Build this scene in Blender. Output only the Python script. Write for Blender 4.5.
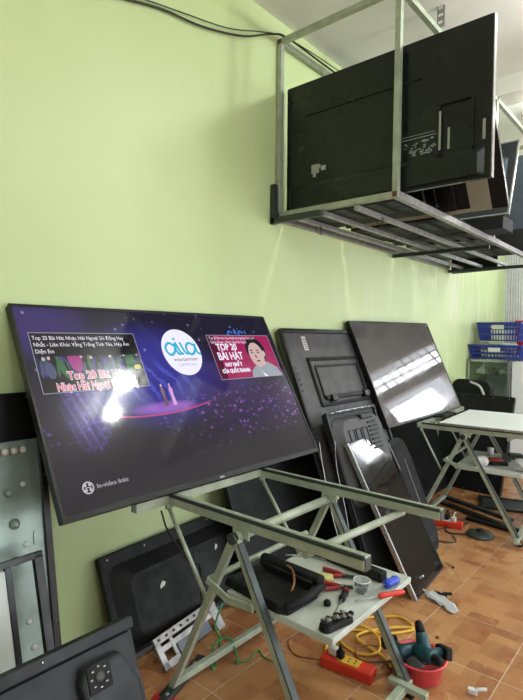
import bpy, bmesh, math, random
from mathutils import Vector, Matrix
random.seed(7)
for o in list(bpy.data.objects): bpy.data.objects.remove(o)
scene = bpy.context.scene
C = scene.collection
V = Vector
PI = math.pi

# ------------------------------------------------------------------ camera
yaw, pitch, roll, FPX, H = math.radians(40.605), math.radians(-1.556), math.radians(.77), 517.6, 1.35
f = V((-math.sin(yaw), math.cos(yaw), 0)); r = V((math.cos(yaw), math.sin(yaw), 0)); u = V((0, 0, 1))
f2 = f*math.cos(pitch) + u*math.sin(pitch); u2 = -f*math.sin(pitch) + u*math.cos(pitch)
r3 = r*math.cos(roll) + u2*math.sin(roll); u3 = -r*math.sin(roll) + u2*math.cos(roll)
cam = bpy.data.cameras.new('camera'); cam.sensor_fit = 'VERTICAL'; cam.sensor_height = 36
cam.lens = 36*FPX/700; cam.clip_start = .05
camo = bpy.data.objects.new('camera', cam); C.objects.link(camo)
camo.matrix_world = Matrix(((r3.x, u3.x, -f2.x, 0), (r3.y, u3.y, -f2.y, 0), (r3.z, u3.z, -f2.z, H), (0, 0, 0, 1)))
scene.camera = camo

# ------------------------------------------------------------------ world, light, exposure
w = bpy.data.worlds.new('world'); scene.world = w; w.use_nodes = True
bg = w.node_tree.nodes['Background']; bg.inputs[0].default_value = (.86, .93, 1, 1); bg.inputs[1].default_value = 2.6
scene.view_settings.view_transform = 'Standard'; scene.view_settings.look = 'None'
scene.view_settings.gamma = 1; scene.view_settings.use_curve_mapping = False
scene.view_settings.exposure = 0.0

def area(name, loc, size, power, direction, col=(1, 1, 1)):
    l = bpy.data.lights.new(name, 'AREA'); l.shape = 'RECTANGLE'; l.size, l.size_y = size
    l.energy = power; l.color = col
    o = bpy.data.objects.new(name, l); C.objects.link(o); o.location = loc
    o.rotation_euler = V(direction).to_track_quat('-Z', 'Y').to_euler(); return o
# daylight through the oblique open shop front: q(t, out) is a point on that front, t metres along it
FA, FD, FN = V((-.22, 6.8, 0)), V((-.437, .9, 0)).normalized(), V((.9, .437, 0)).normalized()
def front(t, z, out=0.): p = FA + FD*t + FN*out; return (p.x, p.y, z)
area('added_doorway_light', front(-4.0, 1.1, .45), (5.0, 2.0), 62, (-FN.x, -FN.y, .12), (.93, .97, 1))  # unseen doorway, added to give the room more daylight
area('daylight_hatch', front(.3, 1.66, .45), (1.3, .5), 16, (-FN.x, -FN.y, 0), (.93, .97, 1))
area('daylight_transom', front(-.6, 2.25, .45), (4.4, .4), 30, (-FN.x, -FN.y, 0), (.93, .97, 1))

# ------------------------------------------------------------------ materials
def lin(c):
    if isinstance(c, str): c = tuple(int(c[i:i+2], 16)/255 for i in (0, 2, 4))
    return tuple(x/12.92 if x <= .04045 else ((x+.055)/1.055)**2.4 for x in c)
class NT:
    def __init__(s, m): s.t = m.node_tree; s.n = s.t.nodes; s.l = s.t.links
    def put(s, sock, v):
        if v is None: return
        if hasattr(v, 'is_output'): s.l.new(v, sock)
        else: sock.default_value = v
    def m(s, op, a, b=None, c=None):
        n = s.n.new('ShaderNodeMath'); n.operation = op
        for i, v in enumerate((a, b, c)): s.put(n.inputs[i], v)
        return n.outputs[0]
    def noise(s, vec, scale, detail=3, rough=.5, dist=0):
        n = s.n.new('ShaderNodeTexNoise'); s.put(n.inputs['Vector'], vec)
        n.inputs['Scale'].default_value = scale; n.inputs['Detail'].default_value = detail
        n.inputs['Roughness'].default_value = rough; n.inputs['Distortion'].default_value = dist
        return n.outputs[0]
    def ramp(s, v, a, b, lo=0., hi=1.):
        n = s.n.new('ShaderNodeMapRange'); n.interpolation_type = 'SMOOTHSTEP'; s.put(n.inputs[0], v)
        for i, x in enumerate((a, b, lo, hi)): n.inputs[i+1].default_value = x
        return n.outputs[0]
    def mix(s, fac, a, b, mode='MIX'):
        n = s.n.new('ShaderNodeMix'); n.data_type = 'RGBA'; n.blend_type = mode
        s.put(n.inputs[0], fac)
        for i, v in ((6, a), (7, b)): s.put(n.inputs[i], (*v, 1) if isinstance(v, tuple) and len(v) == 3 else v)
        return n.outputs[2]
    def obj(s): return s.n.new('ShaderNodeTexCoord').outputs['Object']
    def xyz(s, v):
        n = s.n.new('ShaderNodeSeparateXYZ'); s.l.new(v, n.inputs[0]); return n.outputs
    def vec(s, x, y, z=0.):
        n = s.n.new('ShaderNodeCombineXYZ')
        for i, v in enumerate((x, y, z)): s.put(n.inputs[i], v)
        return n.outputs[0]
    def bump(s, h, strength, dist=.01):
        n = s.n.new('ShaderNodeBump'); s.l.new(h, n.inputs['Height']); n.inputs['Strength'].default_value = strength
        n.inputs['Distance'].default_value = dist
        s.l.new(n.outputs[0], s.n['Principled BSDF'].inputs['Normal'])
MATS = {}
def mat(name, col, rough=.5, metal=0., var=.12, scale=9., bump=0., emit=None, es=1., trans=0., coat=0., alpha=1., spec=.5, dirt=None):
    m = bpy.data.materials.new(name); m.use_nodes = True; nt = NT(m); b = nt.n['Principled BSDF']
    c = lin(col); b.inputs['Roughness'].default_value = rough; b.inputs['Metallic'].default_value = metal
    b.inputs['Transmission Weight'].default_value = trans; b.inputs['Coat Weight'].default_value = coat
    b.inputs['Alpha'].default_value = alpha; b.inputs['Specular IOR Level'].default_value = spec
    if emit: b.inputs['Emission Color'].default_value = (*lin(emit), 1); b.inputs['Emission Strength'].default_value = es
    o = nt.obj(); n = nt.noise(o, scale, 4, .6)
    k = nt.ramp(n, .25, .75)
    d = dirt and lin(dirt) or tuple(x*(1-var*2) for x in c)
    colr = nt.mix(nt.m('MULTIPLY', k, 1. if not dirt else .6), tuple(min(1, x*(1+var*.5)) for x in c), d)
    nt.l.new(colr, b.inputs['Base Color'])
    rr = nt.ramp(n, .3, .7, max(0, rough-.06), min(1, rough+.08)); nt.l.new(rr, b.inputs['Roughness'])
    if bump: nt.bump(nt.noise(o, scale*6, 3), bump, .003)
    MATS[name] = m; return m
steel = mat('painted_steel', 'a9b3a0', .42, .15, .12, 14, .1, dirt='7f8776')
galv = mat('bare_steel', 'a4a3a3', .38, .6, .15, 20, dirt='6e6a68')
rust = mat('rusty_joint', '6b4a3a', .7, .3)
dsteel = mat('dark_steel', '3c4441', .42, .4)
blk = mat('black_plastic', '0e0f10', .36, 0, .2, 12, .05)
blkm = mat('matt_black_plastic', '101112', .6, 0, .2, 16, .15, spec=.3)
glossy = mat('glossy_black', '0c0e0e', .12, 0, .1, 6, coat=.4)
cageback = mat('metal_tv_back', '161c1a', .3, .25, .1, 5, .05)
grey = mat('grey_plastic', '464547', .5, 0, .1, 12, .15)
grey2 = mat('charcoal_plastic', '272b2d', .5, 0, .1, 12, .1, spec=.35)
darkgap = mat('recess_black', '08080a', .6)
silver = mat('silver_trim', 'b4b6b8', .3, .8, .08)
label = mat('paper_label', 'c9cbc4', .6, 0, .1, 60)
white = mat('white_board', 'e6ebea', .35, 0, .0, .5)
shelfm = mat('shelf_board', 'c3cbc3', .4, 0, .06, 9, dirt='9aa39a')
whitep = mat('white_plastic', 'd8dad6', .4, 0, .06)
beige = mat('beige_plate', '9a9684', .5, 0, .06)
blued = mat('blue_grey_plate', '5c6670', .4, .2, .08)
red = mat('red_plastic', 'd33420', .38, 0, .08)
plierred = mat('red_rubber', '9d2626', .42, 0, .1)
basinred = mat('pink_red_plastic', 'd94a50', .35, 0, .06)
basred = mat('bright_red_plastic', 'c8222c', .35, 0, .06)
yellow = mat('yellow_plastic', 'e0b23c', .45, 0, .08)
spongem = mat('yellow_foam', 'd8cf86', .9, 0, .1, 40, .5)
green = mat('green_wire_insulation', '2f8f50', .45)
bluep = mat('blue_plastic', '2447c0', .32, 0, .08)
basketblue = mat('basket_blue', '2b4398', .38, 0, .1)
teal = mat('drill_teal', '14434e', .4, 0, .15)
tealh = mat('drill_teal_light', '2a6a78', .38, 0, .12)
lampm = mat('lamp_tube_glow', 'ffffff', .4, emit='f6fbff', es=14)
whitepaint = mat('lamp_housing_white', 'd8dcd8', .4)
shutterm = mat('shutter_grey', 'd0d2d6', .5, .0, .08)
frost = mat('clear_plastic', 'dfe6e6', .08, trans=.85, spec=.5)
glassm = mat('glass', 'eaf6f2', .03, trans=1., var=.01)
bagm = mat('clear_bag_film', 'e4e8ea', .35, trans=.35)
cablek = mat('cable_black', '16171a', .45)
ledsheet = mat('led_sheet', '93a49b', .36, .35, .12, 7, .08, dirt='6c7d74')
diffuser = mat('diffuser_white', 'ccd3ce', .4, 0, .03, 3)
motor = mat('motor_metal', '9c9c98', .3, .8, .3, 60)
brown = mat('brown_leather', '8a5a33', .5)

def green_wall():
    m = bpy.data.materials.new('wall_paint_green'); m.use_nodes = True; nt = NT(m); b = nt.n['Principled BSDF']
    o = nt.obj(); a = nt.noise(o, .9, 4, .55); c = nt.noise(o, 7, 5, .7)
    col = nt.mix(nt.ramp(a, .3, .7), lin('c8d8a3'), lin('bccf95'))
    x = nt.xyz(o)
    st = nt.noise(nt.vec(nt.m('MULTIPLY', x[0], 2.2), nt.m('MULTIPLY', x[1], 9.), nt.m('MULTIPLY', x[2], .9)), 1.6, 5, .6)
    wash = nt.m('MULTIPLY', nt.ramp(st, .5, .72), nt.ramp(x[1], 2.6, 5.2, 0, .8))     # chalky worn streaks toward the far end
    col = nt.mix(wash, col, lin('dcddca'))
    spot = nt.m('MULTIPLY', nt.ramp(c, .66, .78), .18); col = nt.mix(spot, col, lin('a3b87f'))
    nt.l.new(col, b.inputs['Base Color']); b.inputs['Roughness'].default_value = .5
    nt.bump(nt.noise(o, 26, 4), .12, .004); return m
wallg = green_wall()
def ceil_mat():
    m = bpy.data.materials.new('ceiling_plaster'); m.use_nodes = True; nt = NT(m); b = nt.n['Principled BSDF']
    o = nt.obj(); a = nt.noise(o, 1.1, 4, .6)
    col = nt.mix(nt.ramp(a, .35, .65), lin('eceeeb'), lin('e0e2de'))
    nt.l.new(col, b.inputs['Base Color']); b.inputs['Roughness'].default_value = .8
    nt.bump(nt.noise(o, 18, 4), .2, .005); return m
ceilm = ceil_mat()
offwhite = mat('plaster_offwhite', 'c9c8c0', .7, 0, .04, 3)
def floor_mat():
    m = bpy.data.materials.new('floor_parquet_tile'); m.use_nodes = True; nt = NT(m); b = nt.n['Principled BSDF']
    x = nt.xyz(nt.obj()); X = nt.m('DIVIDE', nt.m('ADD', x[0], .978+8), .4); Y = nt.m('DIVIDE', nt.m('SUBTRACT', x[1], 2.946-8), .4)
    fx = nt.m('FRACT', X); fy = nt.m('FRACT', Y)
    ex = nt.m('MINIMUM', fx, nt.m('SUBTRACT', 1., fx)); ey = nt.m('MINIMUM', fy, nt.m('SUBTRACT', 1., fy))
    grout = nt.m('SUBTRACT', 1., nt.ramp(nt.m('MINIMUM', ex, ey), .003, .007))
    # basket weave blocks: each 1/2-tile square holds two planks, alternately turned
    bx_ = nt.m('FLOOR', nt.m('MULTIPLY', X, 3.)); by_ = nt.m('FLOOR', nt.m('MULTIPLY', Y, 3.))
    par = nt.m('MODULO', nt.m('ADD', bx_, by_), 2.)
    px = nt.m('FLOOR', nt.m('MULTIPLY', X, 6.)); py = nt.m('FLOOR', nt.m('MULTIPLY', Y, 6.))
    ix = nt.m('ADD', nt.m('MULTIPLY', par, px), nt.m('MULTIPLY', nt.m('SUBTRACT', 1., par), nt.m('MULTIPLY', bx_, 2.)))
    iy = nt.m('ADD', nt.m('MULTIPLY', par, nt.m('MULTIPLY', by_, 2.)), nt.m('MULTIPLY', nt.m('SUBTRACT', 1., par), py))
    wn = nt.n.new('ShaderNodeTexWhiteNoise'); nt.l.new(nt.vec(ix, iy, par), wn.inputs['Vector'])
    v = wn.outputs['Value']
    grain = nt.noise(nt.vec(x[0], x[1], v), 16, 5, .65, .6)
    a = nt.mix(nt.ramp(v, .1, .95), lin('b58457'), lin('9a6440'))
    a = nt.mix(nt.m('MULTIPLY', nt.ramp(v, .8, .84), .32), a, lin('80482f'))
    a = nt.mix(nt.m('MULTIPLY', nt.ramp(grain, .3, .7), .4), a, lin('b8895c'))
    dust = nt.noise(nt.obj(), 2.2, 4, .7)
    a = nt.mix(nt.m('MULTIPLY', nt.ramp(dust, .5, .8), .18), a, lin('a79a86'))
    a = nt.mix(nt.m('MULTIPLY', grout, .85), a, lin('c9b79c'))
    nt.l.new(a, b.inputs['Base Color'])
    nt.l.new(nt.ramp(dust, .3, .7, .2, .34), b.inputs['Roughness'])
    nt.bump(nt.m('SUBTRACT', 1., grout), .4, .002); return m
floorm = floor_mat()

# ------------------------------------------------------------------ geometry helpers
def B(): return bmesh.new()
def box(bm, c, s, mi=0, M=None):
    c = V(c); hx, hy, hz = s[0]/2, s[1]/2, s[2]/2
    vs = [bm.verts.new((M @ (V((x*hx, y*hy, z*hz))) + c) if M else c+V((x*hx, y*hy, z*hz))) for x in (-1, 1) for y in (-1, 1) for z in (-1, 1)]
    for q in ((0, 1, 3, 2), (4, 6, 7, 5), (0, 4, 5, 1), (2, 3, 7, 6), (0, 2, 6, 4), (1, 5, 7, 3)):
        bm.faces.new([vs[i] for i in q]).material_index = mi
    return vs
def bxx(bm, x0, x1, y0, y1, z0, z1, mi=0): return box(bm, ((x0+x1)/2, (y0+y1)/2, (z0+z1)/2), (x1-x0, y1-y0, z1-z0), mi)
def beam(bm, a, b, w_, h_, up=(0, 0, 1), mi=0):
    a, b = V(a), V(b); d = (b-a).normalized(); up = V(up)
    if abs(d.dot(up)) > .97: up = V((1, 0, 0))
    s = d.cross(up).normalized(); t = s.cross(d)
    vs = [bm.verts.new(p + s*sx*w_/2 + t*sz*h_/2) for p in (a, b) for sx, sz in ((-1, -1), (1, -1), (1, 1), (-1, 1))]
    for q in ((3, 2, 1, 0), (4, 5, 6, 7), (0, 1, 5, 4), (1, 2, 6, 5), (2, 3, 7, 6), (3, 0, 4, 7)):
        bm.faces.new([vs[i] for i in q]).material_index = mi
def smooth_path(pts, k=6):
    P = [V(p) for p in pts]; P = [P[0]*2-P[1]] + P + [P[-1]*2-P[-2]]; out = []
    for i in range(1, len(P)-2):
        for j in range(k):
            t = j/k; a, b, c, d = P[i-1:i+3]
            out.append(.5*((2*b)+(c-a)*t+(2*a-5*b+4*c-d)*t*t+(3*b-a-3*c+d)*t**3))
    out.append(P[-2]); return out
def tube(bm, pts, r_, n=8, mi=0, smooth=True):
    pts = [V(p) for p in pts]; rs = r_ if isinstance(r_, (list, tuple)) else [r_]*len(pts)
    rings = []; prev = None
    for i, p in enumerate(pts):
        d = (pts[min(i+1, len(pts)-1)]-pts[max(i-1, 0)]).normalized()
        if prev is None: s = d.cross(V((0, 0, 1)) if abs(d.z) < .9 else V((1, 0, 0))).normalized()
        else: s = (prev - d*prev.dot(d)).normalized()
        prev = s; t = d.cross(s)
        rings.append([bm.verts.new(p + (s*math.cos(2*PI*k/n)+t*math.sin(2*PI*k/n))*rs[i]) for k in range(n)])
    for a, b in zip(rings, rings[1:]):
        for k in range(n):
            fc = bm.faces.new((a[k], a[(k+1) % n], b[(k+1) % n], b[k])); fc.material_index = mi; fc.smooth = smooth
    bm.faces.new(rings[0][::-1]).material_index = mi; bm.faces.new(rings[-1]).material_index = mi
def cord(bm, pts, r_, k=6, n=6, mi=0): tube(bm, smooth_path(pts, k), r_, n, mi)
def lathe(bm, prof, n=24, c=(0, 0, 0), axis='Z', mi=0, close=True):
    c = V(c); rings = []
    for rr, h in prof:
        ring = []
        for k in range(n):
            a = 2*PI*k/n; p = (rr*math.cos(a), rr*math.sin(a), h)
            if axis == 'Y': p = (p[0], p[2], p[1])
            if axis == 'X': p = (p[2], p[0], p[1])
            ring.append(bm.verts.new(c+V(p)))
        rings.append(ring)
    for a, b in zip(rings, rings[1:]):
        for k in range(n):
            fc = bm.faces.new((a[k], a[(k+1) % n], b[(k+1) % n], b[k])); fc.smooth = True; fc.material_index = mi
    if close:
        bm.faces.new(rings[0][::-1]).material_index = mi; bm.faces.new(rings[-1]).material_index = mi
def rrect(x0, x1, z0, z1, rad, k=4):
    rad = min(rad, (x1-x0)/2.01, (z1-z0)/2.01); out = []
    for cx, cz, a0 in ((x1-rad, z0+rad, -90), (x1-rad, z1-rad, 0), (x0+rad, z1-rad, 90), (x0+rad, z0+rad, 180)):
        for j in range(k+1):
            a = math.radians(a0+90*j/k); out.append((cx+rad*math.cos(a), cz+rad*math.sin(a)))
    return out
def loft(bm, rings, mi=0, cap0=True, cap1=True, smooth=False):
    """rings: list of (outline2d, y): outlines in the x,z plane with the same count"""
    R = [[bm.verts.new((x, y, z)) for x, z in ol] for ol, y in rings]; n = len(R[0])
    for a, b in zip(R, R[1:]):
        for k in range(n):
            fc = bm.faces.new((a[k], a[(k+1) % n], b[(k+1) % n], b[k])); fc.material_index = mi; fc.smooth = smooth
    if cap0: bm.faces.new(R[0][::-1]).material_index = mi
    if cap1: bm.faces.new(R[-1]).material_index = mi
def poly(bm, pts, y, mi=0, th=0):
    if th: loft(bm, [(pts, y), (pts, y+th)], mi); return
    bm.faces.new([bm.verts.new((x, y, z)) for x, z in pts]).material_index = mi
def text(bm, s, x, z, size, mi=0, y=0., align='LEFT', sx=1., shear=0., off=0., ext=0.):
    c = bpy.data.curves.new('t', 'FONT'); c.body = s; c.size = size; c.align_x = align; c.shear = shear
    c.offset = off; c.extrude = ext; c.resolution_u = 3
    o = bpy.data.objects.new('t', c); C.objects.link(o)
    me = o.to_mesh(depsgraph=bpy.context.evaluated_depsgraph_get()) if False else bpy.data.meshes.new_from_object(o)
    nv = len(bm.verts); nf = len(bm.faces)
    bm.from_mesh(me); bm.verts.ensure_lookup_table(); bm.faces.ensure_lookup_table()
    for v in bm.verts[nv:]: v.co = V((x+v.co.x*sx, y-v.co.z, z+v.co.y))
    for fc in bm.faces[nf:]: fc.material_index = mi
    bpy.data.objects.remove(o); bpy.data.curves.remove(c); bpy.data.meshes.remove(me)
def obj(name, bm, m, parent=None, bevel=0., loc=None, recalc=True):
    if recalc: bmesh.ops.recalc_face_normals(bm, faces=bm.faces)
    me = bpy.data.meshes.new(name); bm.to_mesh(me); bm.free()
    for mm in (m if isinstance(m, (list, tuple)) else [m]): me.materials.append(mm)
    o = bpy.data.objects.new(name, me); C.objects.link(o)
    if parent: o.parent = parent
    if loc: o.location = loc
    if bevel:
        b = o.modifiers.new('bevel', 'BEVEL'); b.width = bevel; b.segments = 2; b.limit_method = 'ANGLE'
    return o
def tag(o, label_, cat, group=None, kind=None):
    o['label'] = label_; o['category'] = cat
    if group: o['group'] = group
    if kind: o['kind'] = kind
    return o
def thing(name, label_, cat, loc=(0, 0, 0), rotz=0., group=None):
    o = bpy.data.objects.new(name, None); C.objects.link(o); o.location = loc; o.rotation_euler = (0, 0, rotz)
    o.empty_display_size = .1
    return tag(o, label_, cat, group)
def one(name, bm, m, label_, cat, loc=(0, 0, 0), rotz=0., group=None, bevel=0.):
    o = obj(name, bm, m, bevel=bevel); o.location = loc; o.rotation_euler = (0, 0, rotz); return tag(o, label_, cat, group)
def frame3(o, bl, br, tl):
    """place a panel whose visible face lies in local y=0, x to the right, z up; origin at the bottom middle"""
    bl, br, tl = V(bl), V(br), V(tl); W = (br-bl).normalized(); U = tl-bl; U = (U-W*U.dot(W)); h = U.length; U.normalize()
    N = W.cross(U); Yv = -N; c = (bl+br)/2
    o.matrix_world = Matrix(((W.x, Yv.x, U.x, c.x), (W.y, Yv.y, U.y, c.y), (W.z, Yv.z, U.z, c.z), (0, 0, 0, 1)))
    return (br-bl).length, h
def copy_thing(root, loc=None, rotz=None, label_=None, group=None):
    rr = root.copy(); C.objects.link(rr)
    if loc is not None: rr.location = loc
    if rotz is not None: rr.rotation_euler = (0, 0, rotz)
    if label_: rr['label'] = label_
    if group: rr['group'] = group
    for ch in list(root.children):
        c = ch.copy(); C.objects.link(c); c.parent = rr
        for g in list(ch.children):
            d = g.copy(); C.objects.link(d); d.parent = c
    return rr
def struct(name, bm, m): o = obj(name, bm, m); o['kind'] = 'structure'; return o

# ------------------------------------------------------------------ the room
XL, XR, YB, YF, ZC = -1.95, 4.0, -3.0, 7.2, 3.2
bm = B(); bxx(bm, XL-.2, XR+3, YB-.2, YF+3, -.1, 0); struct('floor', bm, floorm)
bm = B(); bxx(bm, XL-.2, XR+.2, YB-.2, YF+1.4, ZC, ZC+.12); struct('ceiling', bm, ceilm)
bm = B(); bxx(bm, XL-.2, XL, YB-.2, YF+1.4, 0, ZC); struct('wall_left', bm, wallg)
bm = B(); bxx(bm, XL, XR, YB-.2, YB, 0, ZC); struct('wall_back', bm, offwhite)
# far wall with the ribbed shutter standing in front of it at the left end
YW = 8.3
bm = B(); bxx(bm, XL, -.8, YW, YW+.15, 0, ZC); struct('wall_far', bm, offwhite)
bm = B()
for i in range(22): tube(bm, [(-1.90+i*.03, YF-.3, 0), (-1.90+i*.03, YF-.3, 2.75)], .016, 8)
bxx(bm, -1.92, -1.25, YF-.36, YF-.24, 2.75, 2.95)
struct('door_1', bm, shutterm)
def fbox(bm, t0, t1, z0, z1, o0=0., o1=.15):
    M = Matrix((( -FD.x, FN.x, 0), (-FD.y, FN.y, 0), (0, 0, 1)))
    c = FA + FD*((t0+t1)/2) + FN*((o0+o1)/2); c.z = (z0+z1)/2
    box(bm, c, (t1-t0, o1-o0, z1-z0), 0, M)
bm = B(); fbox(bm, -8.5, 1.8, 2.42, ZC); fbox(bm, -1.35, -1.1, 0, 2.42); fbox(bm, -1.1, 1.8, 1.9, 2.05); fbox(bm, -1.1, -.32, 0, 1.9); fbox(bm, .98, 1.8, 0, 1.9)
fbox(bm, -.32, .98, 0, 1.42); fbox(bm, -8.5, -6.6, 0, 2.42); fbox(bm, -6.6, -1.35, 2.1, 2.42)
struct('wall_front', bm, mat('shop_front_brown', 'a39a8e', .6, 0, .1, 3))
bm = B()
for i in range(17): fbox(bm, -1.1+i*.18-.008, -1.1+i*.18+.008, 2.05, 2.42, .04, .07)
for z in (2.05, 2.16, 2.28, 2.40): fbox(bm, -1.1, 1.8, z, z+.014, .04, .07)
struct('window_1', bm, whitepaint)
bm = B()
for t_ in (-6.6, -5.3, -4.0, -2.7, -1.39): fbox(bm, t_, t_+.04, 0, 2.1, .04, .08)
struct('door_2', bm, dsteel)  # posts of the added, unseen doorway
# dropped beams across the ceiling
bm = B(); bxx(bm, XL, 1.0, 3.9, 4.1, 3.07, ZC); struct('trim_1', bm, offwhite)
# pale plaster strip on the ceiling

# ------------------------------------------------------------------ ceiling tube lights
def lamp(lab, c, L, power):
    t = thing('tube_light', lab, 'ceiling light', (c[0], c[1], ZC), 0, 'batten lights on the ceiling')
    bm = B(); bxx(bm, -L/2-.03, L/2+.03, -.03, .03, -.045, 0); obj('housing', bm, whitepaint, t, .004)
    for s in (-1, 1):
        bm = B(); bxx(bm, s*(L/2+.012)-.012, s*(L/2+.012)+.012, -.045, .045, -.085, -.03); obj('end_cap', bm, whitepaint, t, .004)
    for s in (-1, 1):
        bm = B(); tube(bm, [(-L/2, s*.025, -.068), (L/2, s*.025, -.068)], .014, 12); obj('tube', bm, lampm, t)
    for s in (-1, 1):
        l = bpy.data.lights.new('tube_glow', 'POINT'); l.shadow_soft_size = .05; l.energy = power/2; l.color = (.97, 1, .95)
        o = bpy.data.objects.new('tube_glow', l); C.objects.link(o); o.parent = t; o.location = (s*L*.3, 0, -.15)
    return t
lamp('white batten tube light nearest the hanging steel rack', (-.07, 2.86), .6, 60)
lamp('white batten tube light on the ceiling toward the shop front', (-.72, 4.13), .42, 30)
lamp('unseen white batten tube light added by the far front wall', (.0, 6.0), .9, 60)  # out of view, added to brighten the far end
lamp('unseen white batten tube light added above the viewer as fill', (.9, .2), 1.2, 46)  # out of view, an extra lamp for fill light

# ------------------------------------------------------------------ trestle tables
def trestle(lab, loc, rotz, x0, x1, gap, bar_l, bar_r, ax, group=None):
    """local frame: x across the rails, y along the gap; ax apex x; feet at ax-.32 and ax+.37"""
    t = thing('trestle_table', lab, 'table frame', loc, rotz, group)
    zt = .735
    for y in (0, gap):
        bm = B(); bxx(bm, x0, x1, y-.019, y+.019, zt-.038, zt)
        bxx(bm, x0, x1, y-.021, y-.010, zt-.008, zt+.004, 1)
        box(bm, (x1-.0, y, zt-.021), (.006, .034, .038), 1)
        obj('rail', bm, [steel, dsteel, rust], t, .002)
    bm = B(); bxx(bm, x0-.035, x0-.0, bar_l, bar_r, zt-.036, zt-.002)
    obj('back_bar', bm, steel, t, .002)
    bm = B(); tube(bm, [(x1-.21, -.01, zt-.052), (x1-.16, gap+.02, zt-.052)], .013, 12); obj('front_bar', bm, steel, t)
    bm = B(); tube(bm, [(ax, -.055, .672), (ax, gap+.02, .672)], .017, 14); tube(bm, [(ax, -.058, .672), (ax, -.04, .672)], .019, 14, 1)
    obj('pivot_tube', bm, [steel, dsteel], t)
    for y in (0, gap):
        bm = B(); bxx(bm, ax-.03, ax+.04, y-.018, y+.012, .675, .697); bxx(bm, ax+.03, ax+.045, y-.02, y-.012, .665, .70); obj('hinge_bracket', bm, steel, t, .002)
    for i, y in enumerate((-.035, gap+.0)):
        for sx, fx in ((-1, ax-.32), (1, ax+.37)):
            bm = B()
            beam(bm, (ax+sx*.008, y, .665), (fx, y+.005*sx, .0), .026, .024, (0, 1, 0))
            if sx > 0: beam(bm, (ax+.024, y-.002, .66), (fx+.012, y+.003, .02), .028, .006, (1, 0, .4), 1)
            o = obj('leg', bm, [steel, dsteel], t, .002)
            bm = B(); box(bm, (fx, y, .006), (.036, .032, .012)); obj('foot_cap', bm, blkm, o)
    bm = B(); beam(bm, (ax-.3, -.05, .045), (ax-.3, gap+.03, .045), .026, .026); obj('foot_bar', bm, steel, t, .002)
    bm = B(); beam(bm, (ax+.358, -.1, .04), (ax+.358, gap+.02, .04), .03, .028)
    beam(bm, (ax+.30, gap-.03, .05), (ax+.45, gap-.03, .05), .03, .022); obj('foot_bar', bm, steel, t, .002)
    # folding stays from the back bar down to the rear legs
    for y in (-.02, gap-.01):
        bm = B(); tube(bm, [(x0+.0, y, zt-.05), (ax-.13, y-.005, .385)], .008, 8)
        tube(bm, [(x0+.0, y-.014, zt-.045), (x0+.0, y+.014, zt-.045)], .009, 8); obj('stay', bm, steel, t)
    # bent brace holding the shelf
    bm = B(); beam(bm, (ax-.115, -.055, .50), (ax-.01, -.055, .462), .008, .026, (0, 0, 1)); beam(bm, (ax-.01, -.055, .462), (ax+.10, -.055, .472), .008, .026, (0, 0, 1))
    obj('shelf_brace', bm, steel, t, .0015)
    bm = B(); tube(bm, [(ax-.125, -.03, .49), (ax-.125, gap+.01, .49)], .012, 10); obj('cross_tube', bm, steel, t)
    bm = B(); bxx(bm, ax-.06, ax+.375, -.01, gap-.02, .443, .463); bxx(bm, ax-.06, ax+.375, -.012, -.008, .438, .463)
    obj('shelf', bm, shelfm, t, .002)
    return t
near = trestle('pale green steel trestle frame holding up the large lit television', (0, 1.29, 0), 0, -1.545, -.703, .54, -.17, .56, -1.18)

# far table
ft = trestle('steel trestle table with a white board top by the far baskets', (-1.6, 3.62, 0), math.radians(5), .05, .84, .6, -.02, 1.15, .345)
bm = B(); bxx(bm, .18, 1.0, -.03, .8, .738, .756); obj('table_top', bm, white, ft, .002)
bm = B(); bxx(bm, .18, 1.0, -.034, -.03, .738, .752); obj('edge_strip', bm, silver, ft)

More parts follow.
